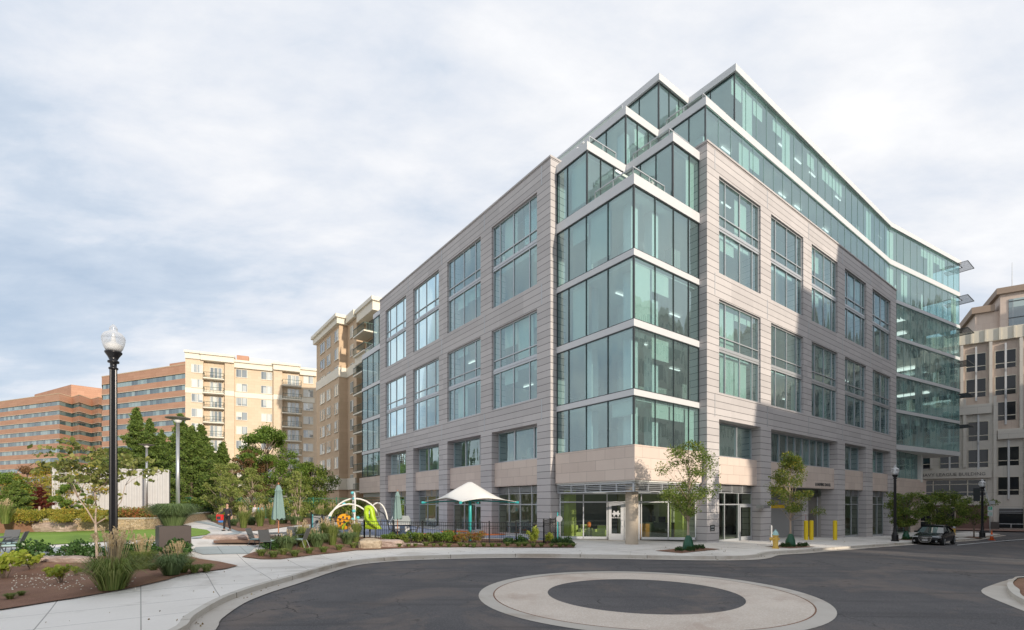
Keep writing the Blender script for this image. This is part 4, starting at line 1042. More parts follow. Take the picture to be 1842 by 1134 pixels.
def grassmesh(name,h,r,n,mat,parent,w=.012,arch=.6,plumes=0,ph=1.4,tip=.8):
    V=[];Fc=[];R=[]
    for i in range(n):
        a=random.random()*2*pi; b=random.random()**.5; L=h*random.uniform(.65,1.1); out=r*b*random.uniform(.5,1.2)
        d=Vector((math.cos(a),math.sin(a),0)); s=Vector((-d.y,d.x,0))*w*.5*random.uniform(.7,1.3); base=d*r*.38*random.random()
        p0=base; p1=base+d*out*.35+Vector((0,0,L*.62)); p2=base+d*out*.8+Vector((0,0,L*(1-.1*arch))); p3=base+d*out*(1+.25*arch)+Vector((0,0,L*(1-.45*arch*b)))
        k=len(V); V+=[p0-s,p0+s,p1-s,p1+s,p2-s*.8,p2+s*.8,p3]; Fc+=[(k,k+1,k+3,k+2),(k+2,k+3,k+5,k+4),(k+4,k+5,k+6)]; R+=[random.random()]*7
    me=bpy.data.meshes.new(name); me.from_pydata([tuple(v) for v in V],[],Fc); at=me.attributes.new('rnd','FLOAT','POINT'); at.data.foreach_set('value',np.array(R,dtype=np.float32)); me.materials.append(mat)
    o=bpy.data.objects.new(name,me); COL.objects.link(o); o.parent=parent; return o
def grass_clump(label,h,r,n,mat='grass',plumes=0,ph=1.3,arch=.6,group=None,name='ornamental_grass',w=.014):
    t=thing(name,label,'grass',(0,0,0),0,group); grassmesh('blades',h,r,n,LM[mat],t,w,arch)
    if plumes:
        m=MB(); P=[]
        V=[]
        for i in range(plumes):
            a=random.random()*6.28; o=r*random.random()*.75; L=h*ph*random.uniform(.8,1.1); q=Vector((math.cos(a)*o,math.sin(a)*o,L)); b=q*.1; b.z=0
            m.bar(tuple(b),tuple(q),.006); 
            k=26; s=rng.random(k)*.26; P.append(np.array([list(q)])-np.outer(s,[q.x*.5/L,q.y*.5/L,1])*h*.9+rng.normal(size=(k,3))*.012)
        m.build('stems',M['plumestem'],t); leafmesh('plumes',np.concatenate(P),.05,LM['plume'],t,aspect=3,updir=(0,0,1.2))
    return t
M['plumestem']=plain('dry grass stem',(.45,.35,.2),.8)
def shrub(label,h,r,n,leaf,ls,group=None,name='shrub',shape=1.,stems=6,z0=.12,cl=14):
    t=thing(name,label,'shrub',(0,0,0),0,group); m=MB(); P=[]
    for i in range(cl):
        a=random.random()*6.28; q=random.random()**.5*r*.72; z=z0*h+(h*(1-z0))*random.uniform(.18,.86)*(1-.35*q/r); c=(math.cos(a)*q,math.sin(a)*q,z)
        if i<stems+6: m.tube([(c[0]*.15,c[1]*.15,-.05),(c[0]*.6,c[1]*.6,z*.6),c],[.012,.009,.004],4)
        s=r*random.uniform(.26,.42); P.append(blob(c,(s,s,s*.75*shape),n//cl,.2))
    m.build('stems',M['bark'],t); leafmesh('foliage',np.concatenate(P),ls,LM[leaf],t,updir=(0,0,.5)); return t
# ------------------------------------------------------------------ landscape surfaces
def PG(pts,off=0.): return [G(a,b,off) for a,b in pts]
bed1=PG([(-420,1160),(-200,1128),(0,1099),(100,1083),(180,1070),(240,1059),(300,1045),(365,1030),(428,1019),(395,1012),(360,1007),(345,1003),(280,1001),(180,1002),(100,1005),(0,1008),(-200,1014),(-420,1024)])
sheet('planting_bed',bed1,.035,M['mulch'],1.)
bed2=PG([(435,1003),(470,1007),(505,1007),(560,1000),(600,996),(640,991),(700,988),(760,985.5),(850,985),(950,986),(1033,986),(1034,978),(1000,974),(900,971),(760,968),(640,966),(575,962),(540,972),(500,985),(455,995)])
sheet('planting_bed',bed2,.035,M['mulch'],1.)
bed3=PG([(373,935),(395,945),(430,957),(470,955),(530,946),(600,940),(640,938),(640,926),(560,925),(440,925),(380,926)])
sheet('planting_bed',bed3,.035,M['mulch'],2.)
sheet('lawn',PG([(30,958),(90,956),(180,955),(277,952.5),(345,950.5),(372,954),(379,958.5),(371,963),(330,968),(280,971),(180,976),(90,981),(0,986),(-60,988),(-60,962)]),.03,M['lawn'],2.)
sheet('stone_paving',PG([(-100,992),(120,985),(280,983),(340,983),(340,992),(280,996),(120,998),(-100,1006)]),.02,M['bluestone'],1.)
sheet('stone_paving',PG([(352,985),(400,983.5),(462,983),(448,997),(366,998.5),(345,992)]),.02,M['bluestone'],1.)
sheet('stone_paving',PG([(345,936),(380,941),(425,953),(436,957),(430,961),(395,966),(345,970),(345,967.5),(395,963),(421,958.5),(412,954),(375,944),(345,939)]),.02,M['bluestone'],1.)
sheet('planting_bed',PG([(384,976),(470,972),(500,972),(500,981),(384,981)]),.10,M['mulch'],1.)
# tree pits
def pit(px,py,w,d,name='tree_pit'):
    x,y=G(px,py); u,v=UV(x,y); P=[tuple(W(u+a*w,v+b*d)[:2]) for a,b in ((-1,-1),(1,-1),(1,1),(-1,1))]; sheet(name,P,.02,M['mulch'],2.); return x,y
T1=pit(1238,990,1.7,.75); T2=pit(1422,984,1.6,.7)
T3=pit(1630,971,1.5,.7); T4=pit(1700,968,2.0,.7); T5=pit(1752,967,1.2,.6)
# play area
x0,y0=-12.5,29.5
play=[G(560,957),G(640,962),G(760,966),G(900,969),G(1000,972.5),tuple(W(-.7,6.4)[:2]),tuple(W(-.7,35)[:2])]
sheet('play_surface',play,.02,M['rubber'],2.)
for a,b in ((745,962),(820,957),(880,962),(600,950)):
    gx,gy=G(a,b); m=MB(); m.lathe([(1.3,0),(1.3,.012)],24,(gx,gy,H(gx,gy)+.03)); m.build('play_surface_spot',M['orange_rubber'])['kind']='structure'
# raised bed behind stone wall
wl=smoothline([G(a,b) for a,b in ((70,958),(130,956.5),(200,955),(277,952.5),(320,946),(345,940),(373,935),(400,931))],4)
m=MB(); n=len(wl); bk=offline(wl,.4); hgt=.72
def sweep(m,a,b,z0,z1):
    n=len(a); k=len(m.v)
    for p,q in zip(a,b):
        h=H(p.x,p.y); m.v+=[(p.x,p.y,h+z0),(q.x,q.y,h+z0),(q.x,q.y,h+z1),(p.x,p.y,h+z1)]
    for i in range(n-1):
        o=k+4*i
        for j in range(4): m.f.append((o+j,o+(j+1)%4,o+4+(j+1)%4,o+4+j)); m.m.append(0)
    m.f+= [(k,k+1,k+2,k+3),(k+4*n-4,k+4*n-3,k+4*n-2,k+4*n-1)]; m.m+=[0,0]
t=NT('fieldstone masonry'); o=t.obj(); vn=t.n('ShaderNodeTexVoronoi'); mp_=t.n('ShaderNodeMapping'); mp_.inputs['Scale'].default_value=(2.6,2.6,6.5); t.l(o,mp_.inputs[0]); t.l(mp_.outputs[0],vn.inputs['Vector'])
ve=t.n('ShaderNodeTexVoronoi',feature='DISTANCE_TO_EDGE'); t.l(mp_.outputs[0],ve.inputs['Vector']); X=t.xyz(vn.outputs['Color'])
c=t.ramp(X[0],[(0.,(.30,.22,.14)),(.4,(.52,.40,.26)),(.75,(.66,.50,.32)),(1.,(.58,.50,.42))]); e_=t.ramp(ve.outputs['Distance'],[(.02,1.),(.09,0.)]); c=t.mix(t.math('MULTIPLY',e_,.7),c,(.16,.12,.09)); M['fieldstone']=t.pbr(c,.85,0,t.bump(t.math('SUBTRACT',1.,e_),.6,.05),.2)
t=thing('retaining_wall','low curved fieldstone retaining wall with grey cap at the back edge of the lawn','wall')
sweep(m,wl,bk,-.2,hgt); m.build('stonework',M['fieldstone'],t)
m=MB(); sweep(m,offline(wl,-.05),offline(wl,.48),hgt+.002,hgt+.1); m.build('cap',plain('grey cap stone',(.36,.36,.33),.8),t)
rb=[tuple(p) for p in offline(wl,.3)]+[px2(400,62),px2(250,62),px2(0,60),px2(-250,55),px2(-250,27),px2(-60,27)]
sheet('planting_bed',rb,.62,M['mulch'],2.,thick=.8)
def rock(label,px,py,w,d,h,rz,mat,cat='boulder',name='boulder',off=-.05,group=None):
    x,y=G(px,py); bm=bmesh.new(); bmesh.ops.create_icosphere(bm,subdivisions=4,radius=1)
    sd=random.random()*50
    from mathutils import noise as nz
    for v in bm.verts:
        p=v.co.copy(); q=Vector((math.copysign(abs(p.x)**.55,p.x),math.copysign(abs(p.y)**.6,p.y),math.copysign(abs(p.z)**.6,p.z)))
        k=1+.16*nz.noise(p*1.3+Vector((sd,0,0)))+.07*nz.noise(p*4+Vector((0,sd,0))); 
        v.co=Vector((q.x*w/2*k,q.y*d/2*k,q.z*h*.5*(k+.05*math.floor(3*nz.noise(p*1.1+Vector((sd,sd,0)))))+h*.45))
    me=bpy.data.meshes.new(name); bm.to_mesh(me); bm.free(); me.materials.append(mat)
    o=bpy.data.objects.new(name,me); COL.objects.link(o); o.location=(x,y,H(x,y)+off); o.rotation_euler=(0,0,rz); return tag(o,label,cat,group)
def rockmat(nm,a,b,c):
    t=NT(nm); o=t.obj(); mp_=t.n('ShaderNodeMapping'); mp_.inputs['Scale'].default_value=(1,1,3.2); t.l(o,mp_.inputs[0]); n=t.noise(mp_.outputs[0],1.6,8,.65,.8); n2=t.noise(o,9,6,.7)
    cc=t.ramp(t.math('ADD',t.math('MULTIPLY',n,.75),t.math('MULTIPLY',n2,.25)),[(.32,a),(.5,b),(.68,c)]); return t.pbr(cc,.9,0,t.bump(t.math('ADD',n,n2),1.,.06),.2)
M['rock']=rockmat('tan boulder rock',(.22,.17,.12),(.46,.38,.28),(.62,.54,.42)); M['rockp']=rockmat('pinkish slab rock',(.24,.17,.14),(.46,.36,.31),(.60,.50,.44))
rock('big tan boulder by the sidewalk edge, in front of the black fence',666,987,1.15,.85,.62,.2,M['rock'])
rock('flat topped pinkish boulder just behind and right of the tan boulder',702,984,1.5,.9,.50,-.1,M['rockp'])
rock('low flat pink rock slab in the bed right of the two boulders',742,981.5,1.3,.6,.2,.1,M['rockp'])
rock('long weathered pink and grey boulder at the left end of the stone wall',88,957,2.9,1.3,.72,.05,M['rockp'])
rock('flat reddish rock half buried in the mulch left of the small tree trunk',70,1011,1.6,.6,.26,.1,M['rockp'],off=-.04)
rock('flat reddish rock slab in the mulch beside the small tree trunk',128,1011,1.5,.6,.26,-.05,M['rockp'],off=-.04)
rock('brown rock half buried in the mulch at the left edge',18,1020,1.3,.6,.28,.3,M['rock'],off=-.04)
rock('long low pink stone step beside the path behind the bluestone strip',440,973,4.2,.8,.30,.02,M['rockp'],off=.02)
# pebbles
m=MB()
for i in range(170):
    a,b=random.uniform(20,250),random.uniform(1032,1062)
    x,y=G(a,b,.03); s=random.uniform(.012,.035); z=H(x,y)+.04
    m.add([(x-s,y,z),(x+s,y,z),(x,y-s,z),(x,y+s,z),(x,y,z+s*.8),(x,y,z-s*.4)],[(0,2,4),(2,1,4),(1,3,4),(3,0,4)])
o=m.build('pebbles',M['cream']); tag(o,'small pale stones scattered in the brown mulch','pebbles',kind='stuff')
# ------------------------------------------------------------------ trees
conf=[(245,58,13.2,4.2,'tall pointed evergreen directly right of the black street lamp'),(205,62,9.2,4.0,'lower evergreen behind the black street lamp'),(290,60,10.6,4.2,'broad evergreen between the pointed evergreen and the tall silver lamp'),(345,56,10.8,4.6,'bulky dark evergreen to the right of the tall silver lamp'),(378,60,9.0,3.6,'rightmost dark evergreen in front of the tan apartment block'),(318,64,9.8,3.9,'evergreen rising behind the tall silver lamp')]
conf+=[(268,61,12.2,4.4,'evergreen just right of the pointed tallest one'),(325,58,12.6,4.6,'tall evergreen left of the tan apartment block edge'),(400,62,9.6,3.8,'evergreen at the right end of the row beside the birches'),(362,64,12.4,4.4,'evergreen in the second row below the left apartment balconies'),(180,64,8.4,4.2,'lowest evergreen left of the black street lamp')]
for px,Y,h,r,l in conf: conifer('evergreen_tree',l,(D(px,Y),Y,H(D(px,Y),Y)),h*(.95 if px>300 else .97),r*1.0,34000,.22,group='evergreens behind the white container')
def tr(px,Y,h,*a,zb=0,**k):
    x=D(px,Y); lab=a[0]; return tree(k.pop('name','tree'),lab,(x,Y,H(x,Y)+zb),h,*a[1:],**k)
tr(480,63,11.6,'full mid green tree in front of the right half of the wide tan apartments',4.2,2.5,'mid',26000,.22,tr=.2,clusters=80,csize=.25)
tr(452,61,8.6,'thin rusty brown tree beside the full green tree',2.6,2.5,'rust',9000,.16,tr=.12,clusters=50,csize=.22)
tr(560,66,7.0,'dark rounded tree at the foot of the nearer apartment block',3.6,1.8,'elm',15000,.2,tr=.16,clusters=50)
tr(418,47,6.0,'leftmost pale green birch behind the walking person',1.5,.8,'birch',9000,.12,bark='barklight',tr=.06,clusters=60,shape='col',name='birch_tree',group='young birches by the green fence')
tr(452,46,5.3,'pale green birch above the two distant people',1.6,.8,'birch',8000,.12,bark='barklight',tr=.06,clusters=55,shape='col',name='birch_tree',group='young birches by the green fence')
tr(535,40,4.7,'pale green birch just right of the closed umbrella',1.15,1.0,'birch',6500,.11,bark='barklight',tr=.05,clusters=50,shape='col',name='birch_tree',group='young birches by the green fence',multi=2)
tr(398,52,6.2,'yellow green birch against the dark evergreens',1.6,.8,'birch',7000,.13,bark='barklight',tr=.06,clusters=50,shape='col',name='birch_tree',group='young birches by the green fence')
conifer('evergreen_tree','loose bright evergreen at the far left behind the shrubs',(D(28,33),33,1.0),2.9,1.45,14000,.14,group='small conifers on the raised bed')
conifer('red_maple','dark red pyramidal small tree left of the white container',(D(72,35),35,1.0),2.55,1.25,9000,.12,'red')
tr(125,36,2.6,'airy green bush in front of the left end of the white container',1.1,.2,'mid',5000,.12,zb=.6,clusters=26,tr=.04)
for px,Y,h,r,l,lf in ((160,46,5.2,2.8,'olive tree behind the left end of the white container','yellow'),(95,50,5.6,3.,'yellow green tree behind the red tree','yellow'),(10,48,4.4,2.6,'green tree beyond the loose evergreen at the left edge','mid'),(50,55,5.6,2.4,'thin rusty tree before the far left office block','rust'),(225,60,6.,3.2,'dark tree directly behind the white container','elm')):
    tr(px,Y,h,l,r,.8,lf,9000,.17,zb=.3,tr=.09,clusters=45)
# street trees by the building
def street_tree(label,P,h,rx,th,leaf,n,ls=.115,**k): return tree('street_tree',label,(P[0],P[1],H(*P)),h,rx,th,leaf,n,ls,tr=.055,csize=.3,group='young street trees along the office building',**k)
street_tree('young street tree with a green watering bag in front of the corner entrance',T1,5.6,1.6,1.9,'elm',9500,.085,bark='barklight',clusters=52,shape='oval')
street_tree('young street tree with yellowing leaves and a green watering bag behind the yellow hydrant',T2,5.6,1.55,2.0,'elm_y',9500,.085,bark='barklight',clusters=46,shape='cone')
street_tree('young street tree between the black lamp and the parked car',T3,4.2,1.9,1.3,'elm',7500,.13,clusters=44,shape='vase')
street_tree('tallest dark street tree directly behind the parked car',T4,4.9,1.9,1.4,'elm',8500,.13,clusters=46)
street_tree('small street tree right of the parked car roof, beside the second black lamp',T5,4.1,1.9,1.6,'elm',5000,.12,clusters=36,shape='vase')
def bag(P,lab):
    m=MB(); prof=[(.24,0),(.27,.1),(.23,.35),(.15,.62),(.07,.74)]; n=20; base=0
    for r,z in prof:
        for k in range(n): a=2*pi*k/n; rr=r*(1+.14*math.sin(a*5+z*6)); m.v.append((rr*math.cos(a),rr*math.sin(a),z))
    for i in range(len(prof)-1):
        for k in range(n): a=i*n+k; b=i*n+(k+1)%n; m.f.append((a,b,b+n,a+n)); m.m.append(0)
    o=m.build('watering_bag',M['greenbag'],smooth=True); o.location=(P[0],P[1],H(*P)+.02); tag(o,lab,'watering bag','green watering bags around tree trunks')
M['greenbag']=plain('green plastic bag',(.02,.10,.055),.35,var=.2)
bag(T1,'green watering bag around the trunk of the tree by the corner entrance'); bag(T2,'green watering bag around the trunk of the tree behind the hydrant')
bag(T3,'green watering bag around the tree trunk left of the parked car'); bag(T4,'green watering bag at the tree trunk right of the parked car')
# multi stem small redbud near left
gx,gy=G(176,1024,.1); RB=thing('redbud_tree','small bare stemmed tree with olive leaves in front of the black street lamp','tree',(gx,gy,H(gx,gy)))
S_=gy/F  # metres per photo pixel at that depth
m=MB(); tips=[]
def br(p,q,r0,r1,dep,k=2,sp=.5):
    p=Vector(p);q=Vector(q); mid=(p+q)/2+Vector([random.uniform(-.05,.05)*(q-p).length for _ in range(3)]); m.tube([p,mid,q],[r0,(r0+r1)/2,r1],6)
    if dep==0: tips.append(q); tips.append(mid); return
    d=(q-p)
    for i in range(k):
        nd=Vector((d.x+random.uniform(-sp,sp)*d.length*1.5,d.y+random.uniform(-sp,sp)*d.length*1.5,abs(d.z)*random.uniform(.35,.9)))*.72; br(q,q+nd,r1,r1*.6,dep-1,k+(dep==2),sp)
Sp=lambda px,py,y=0: ((px-176)*S_,y,(1024-py)*S_)
m.tube([Sp(176,1030),Sp(174,985),Sp(172,938)],[.05,.038,.034],8)
fk=Sp(172,938); f2=Sp(171,905,.05)
br(fk,Sp(150,890,-.2),.026,.016,2,3); br(fk,f2,.03,.022,0); br(f2,Sp(160,872,.2),.02,.012,2,3); br(f2,Sp(186,880,-.3),.018,.012,2,3)
br(fk,Sp(197,918,.15),.024,.018,0); br(Sp(197,918,.15),Sp(206,872,.1),.018,.012,2,3); br(Sp(197,918,.15),Sp(232,868,-.15),.014,.008,2,2); br(Sp(150,890,-.2),Sp(118,858,.1),.014,.009,2,3)
m.build('trunk',M['barklight'],RB,smooth=True)
P=[]
for i in range(90):
    a,b=random.uniform(-1,1),random.uniform(-1,1); px=165+a*88; top=790+18*abs(a)+(8 if a>.3 else 0); py=random.uniform(top,868-18*abs(a)); P.append(blob(Sp(px,py,b*.8),(.26,.3,.10),12,.1))
for px,py in ((90,786),(75,800),(100,800),(118,792),(62,812),(82,830),(268,842),(262,858),(240,866),(140,878),(205,885),(215,912),(210,895),(150,893)): P.append(blob(Sp(px,py,random.uniform(-.3,.3)),(.16,.2,.07),7,.1))
for q in tips: P.append(blob(tuple(q),(.16,.16,.08),4,.1))
leafmesh('crown',np.concatenate(P),.125,LM['redbud'],RB,aspect=1.2,nrm_up=1.4)
# ------------------------------------------------------------------ beds: shrubs and grasses
protos={}
def put(kind,px,py,label,group=None,off=.03,sc=1.,rz=None):
    x,y=G(px,py,off); pr,used=protos[kind]; rz=random.random()*6.28 if rz is None else rz
    if not used: 
        pr.location=(x,y,H(x,y)+off); pr.rotation_euler=(0,0,rz); pr.scale=(sc,)*3; pr['label']=label
        if group: pr['group']=group
        protos[kind][1]=True; return pr
    return dup(pr,(x,y,H(x,y)+off),rz,label,group,sc)
def reg(k,o): protos[k]=[o,False]
reg('feather',grass_clump('x',.62,.55,900,'grass',34,1.75,.9,w=.012)); reg('fountain',grass_clump('x',.55,.5,700,'bluegrass',8,1.3,.9)); reg('liri',grass_clump('x',.24,.24,320,'grass',w=.013,arch=.9,name='grass_tuft'))
reg('laurel',shrub('x',.5,.48,1100,'dark',.085,cl=20)); reg('limey',shrub('x',.55,.3,330,'lime',.085,cl=10)); reg('yellow',shrub('x',.8,1.0,3200,'yellow',.085,cl=34)); reg('redgreen',shrub('x',.9,1.0,3000,'redgreen',.09,cl=30)); reg('mid',shrub('x',.8,.55,1900,'mid',.07,cl=20)); reg('darkmid',shrub('x',.7,.6,1700,'elm',.08,cl=20)); reg('rusty',shrub('x',.75,.45,1100,'redgreen',.06,cl=16))
reg('col',shrub('x',1.0,.42,1900,'lime',.07,cl=20,shape=1.6)); reg('tallgrass',grass_clump('x',1.05,.45,600,'grass',26,1.25,.5))
put('feather',203,1060,'largest feather grass clump, hiding the foot of the black street lamp',sc=1.4)
put('feather',255,1024,'feather grass clump with sparse tan plumes right of the street lamp',sc=1.0)
put('fountain',308,1034,'arching green grass clump leaning against the left side of the dark planter',sc=1.1)
put('feather',318,1018,'thin plumed grass directly in front of the dark planter',sc=.75)
for i,(px,py) in enumerate(((338,1018),(295,1020),(372,1028),(350,1030),(276,1026),(330,1030))): put('liri',px,py,['short grass tuft at the right foot of the dark planter','short grass tuft left of the dark planter corner','short grass tuft near the pointed tip of the front bed','grass tuft below the dark planter near the pavement','grass tuft between the two plumed clumps','grass tuft centred in front of the dark planter'][i],'grass tufts around the planter')
for px,py,l,s in ((58,1004,'leftmost glossy dark shrub on the paving edge',1.),(135,1003,'glossy dark shrub left of the small tree trunk',.95),(165,1003,'small glossy shrub touching the small tree trunk',.75),(225,1003,'glossy dark shrub right of the street lamp',.9),(258,1003,'glossy dark shrub next to the planter',.95),(320,997,'dark glossy shrub standing against the planter front',.9)): put('laurel',px,py,l,'glossy shrubs along the bluestone edge',sc=s*1.35)
for px,py,l,s in ((110,1048,'lime green young shrub alone in the mulch',.95),(57,1024,'lime green shrub beside the flat rock',.95),(84,1036,'smallest lime shrub in the mulch',.5),(135,1036,'low spreading lime shrub right of the lone lime shrub',.55),(5,1040,'lime green shrub cut by the left edge of the picture',1.5),(28,1012,'thin lime shrub behind the rocks at left',.8)): put('limey',px,py,l,'lime shrubs in the front bed',sc=s*1.25)
m=MB()
put('liri',18,1078,'ragged grass tuft at the front left corner of the bed','grass tufts around the planter',sc=.6); put('liri',38,1072,'second ragged grass tuft at the front left of the bed','grass tufts around the planter',sc=.5)
# raised bed
def raised(kind,px,Y,label,sc,group): 
    x=D(px,Y); pr,used=protos[kind]; z=H(x,Y)+.6
    if not used: pr.location=(x,Y,z); pr.scale=(sc,)*3; pr['label']=label; pr['group']=group; protos[kind][1]=True
    else: dup(pr,(x,Y,z),random.random()*6,label,group,sc)
yl=['yellow green shrub at the extreme left, behind the lawn','yellow green shrub behind the long boulder','golden shrub above the long boulder','golden shrub before the dark red tree','spreading golden shrub left of the small tree','orange tinted golden shrub behind the small tree','golden shrub in front of the container middle','low golden shrub at the wall cap left end','low green gold shrub right behind the wall cap','golden shrub left of the black lamp']
for i,(px,Y,s) in enumerate(((14,29.5,1.),(48,29,1.),(78,30,1.05),(100,31.5,1.),(125,30.5,1.1),(150,31,1.1),(175,31.5,1.),(112,29,.7),(160,29.6,.7),(190,30.4,.85))): raised('yellow',px,Y,yl[i],s,'golden shrubs behind the stone wall')
for i,(px,Y,s) in enumerate(((232,32.5,1.),(258,33,1.05),(280,34,.95),(245,36,.9))): raised('redgreen',px,Y,['red and green shrub right of the black street lamp','reddest shrub behind the wall near the planter','red tinged shrub half hidden by the planter grass','red and green shrub before the container right half'][i],s,'red tinged shrubs behind the stone wall')
for i,(px,Y,s) in enumerate(((218,34,1.2),(205,35,1.3),(300,38,1.0),(322,42,1.1))): raised('fountain',px,Y,['tall airy grass behind the black street lamp','grey green airy grass left behind the lamp','green grass between planter and tall silver lamp','green grass right of the tall silver lamp base'][i],s,'airy grasses on the raised bed')
raised('tallgrass',10,27.5,'tall tan feather grass at the far left edge',1.0,'feather grass columns')
# planter
gx,gy=G(311,999); PLT=thing('planter','large dark brown square planter box with a rounded mound of grass','planter',(gx-.5,gy+.75,H(gx,gy)),rad(42))
wd_=62*gy/F/2*.80
m=MB(); m.box(-wd_,wd_,-wd_,wd_,0,1.12); m.box(-wd_+.06,wd_-.06,-wd_+.06,wd_-.06,1.12,1.13); m.build('box',plain('dark brown planter',(.045,.032,.030),.5,var=.1),PLT,bevel=.012)
g=grassmesh('blades',.95,.82,5200,LM['bluegrass'],PLT,.014,.6); g.location=(0,0,1.05); g.scale=(1.,1.,1)
# bed 2 (front of play area)
for i,px in enumerate((470,492,510,530,556,582,610,636,648)):
    put('liri',px,[1000,1003,998,1001,996,994,990,986,984][i],'small bright grass tuft in the bed edge, %s'%['leftmost of the row','second from the left','below the dining table','under the umbrella shadow side','front middle','right of the middle','before the reddish grasses','left of the boulders','touching the tan boulder'][i],'grass tufts along the sidewalk edge',sc=1.15)
for i,(px,py) in enumerate(((515,990),(545,985),(570,984),(598,981),(625,979),(585,976),(555,977),(640,975),(530,979))):
    put('tallgrass' if i%2 else 'fountain',px,py,'%s grass clump between the dining table and the boulders'%['blue green low','tall tan plumed left','blue green middle','tall tan plumed right','blue green right hand','rear tall tan','rear left blue green','tall reddish rightmost','rear leftmost tall'][i],'tall grasses in front of the play area',sc=[1.25,.95,1.3,1.,1.25,1.,1.3,1.,1.2][i])
put('laurel',487,989,'glossy dark shrub left of the dining table legs',sc=1.0); 
hg=[(700,977,'mid',.95),(722,978,'darkmid',.9),(745,977,'mid',1.1),(765,978,'darkmid',1.0),(782,977,'mid',.95),(800,978,'mid',1.2),(815,977,'darkmid',1.1),(838,977,'rusty',1.1),(860,977,'rusty',1.2),(915,979,'laurel',.8),(938,979,'laurel',1.),(960,979,'col',1.15),(988,978,'col',.75),(1003,980,'laurel',.9),(1020,981,'laurel',.95),(826,978,'rusty',1.)]
hl=['leftmost round green shrub behind the boulders','second dark shrub behind the boulders','taller green shrub left of the shade post','dark shrub left of the shade canopy centre','round green shrub left of the teal post','largest round shrub before the fence','dark shrub next to the teal post','reddish shrub just left of the teal post','reddish upright shrub just right of the teal post','low dark shrub before the fence gate end','glossy round shrub right of the low one','tall bright green shrub by the fence corner','smaller bright shrub beside the fence end','dark shrub at the end of the bed','last round shrub at the tip of the bed','reddish low shrub under the canopy']
for (px,py,k,s),l in zip(hg,hl): put(k,px,py,l,'hedge shrubs in front of the black fence',sc=s)
for i,px in enumerate(range(690,1036,15)): put('liri',px+random.uniform(-4,4),983.5+random.uniform(-1,.8),'one of the low grass tufts edging the hedge bed along the sidewalk','low tufts edging the hedge bed',sc=random.uniform(.7,1.))
# tree pit plants
for i,(P,n) in enumerate(((T1,5),(T2,5),(T3,3),(T4,4))):
    for k in range(n):
        u,v=UV(*P); w=W(u-1.3+2.6*(k+.5)/n,v-.25+random.uniform(-.2,.2)); o=dup(protos['laurel'][0],(w.x,w.y,H(w.x,w.y)+.02),random.random()*6,'one of the low green plants in the tree pit %s'%['by the corner entrance','behind the yellow hydrant','left of the parked car','right of the parked car'][i],'low plants in tree pit %s'%'abcd'[i] if 0 else 'low plants in the tree pits',.5)
# bed 3 and distant planting
for i,(px,py,k,s) in enumerate(((385,938,'fountain',1.2),(400,941,'tallgrass',1.),(438,950,'tallgrass',1.1),(452,945,'fountain',1.3),(420,946,'fountain',1.),(468,947,'tallgrass',1.2),(490,944,'tallgrass',1.3),(510,942,'fountain',1.4),(540,939,'tallgrass',1.4),(565,937,'fountain',1.4),(596,936,'tallgrass',1.3),(360,930,'fountain',1.2),(350,931,'tallgrass',.9),(530,944,'fountain',1.3),(575,941,'tallgrass',1.2),(625,936,'fountain',1.3))):
    put(k,px,py,'distant %s grass in the middle bed, %s'%('tall tan' if k=='tallgrass' else 'green',['left end by the path','second by the path','right beside the person','just behind the person','left of the person legs','before the two distant people','behind the umbrella left side','behind the umbrella pole','behind the table right side','right of the table','near the play arches left','below the tall lamp','farthest left','centre front','right front','right end at the fence'][i]),'grasses in the middle bed',sc=s)
for i,(px,py) in enumerate(((378,931),(392,930),(548,930),(560,931))):
    x,y=G(px,py); t=thing('flowering_shrub','pink flowering shrub by the green fence, %s'%['leftmost','second from left','left of the play arches','nearest the play arches'][i],'shrub',(x,y,H(x,y)),0,'pink flowering shrubs'); 
    leafmesh('foliage',blob((0,0,.5),(.7,.7,.5),500,.2),.12,LM['mid'],t); leafmesh('flowers',blob((0,0,.75),(.6,.6,.4),90,.6),.14,LM['pink'],t,aspect=1)
for i in range(8):
    px=300+i*48; x=D(px,58); t=thing('shrub','dark green shrub behind the green fence, %s from the left'%['first','second','third','fourth','fifth','sixth','seventh','eighth'][i],'shrub',(x,58,H(x,58)),0,'dark shrubs behind the green fence')
    leafmesh('foliage',blob((0,0,1.1),(2.1,1.2,1.2),1700,.2),.22,LM['elm'],t)
# ------------------------------------------------------------------ STREET FURNITURE, PLAY AREA, PEOPLE, CAR
t=NT('clear acrylic globe'); lw=t.n('ShaderNodeLayerWeight',Blend=.55); tr_=t.n('ShaderNodeBsdfTransparent',Color=(.93,.94,.95,1)); gl=t.n('ShaderNodeBsdfGlossy',Roughness=.08,Color=(1,1,1,1)); df=t.n('ShaderNodeBsdfDiffuse',Color=(.85,.86,.88,1)); tl=t.n('ShaderNodeBsdfTranslucent',Color=(.85,.86,.88,1))
a1=t.n('ShaderNodeAddShader'); 
m1=t.n('ShaderNodeMixShader'); m1.inputs[0].default_value=.5; t.l(df.outputs[0],m1.inputs[1]); t.l(tl.outputs[0],m1.inputs[2])
m2=t.n('ShaderNodeMixShader'); t.l(t.math('ADD',t.math('MULTIPLY',lw.outputs['Facing'],.7),.22),m2.inputs[0]); t.l(tr_.outputs[0],m2.inputs[1]); t.l(m1.outputs[0],m2.inputs[2])
m3=t.n('ShaderNodeMixShader'); m3.inputs[0].default_value=.12; t.l(m2.outputs[0],m3.inputs[1]); t.l(gl.outputs[0],m3.inputs[2]); t.l(m3.outputs[0],t.out.inputs[0]); M['globe']=t.m
M['frost']=plain('frosted diffuser',(.85,.85,.84),.5,var=.02)
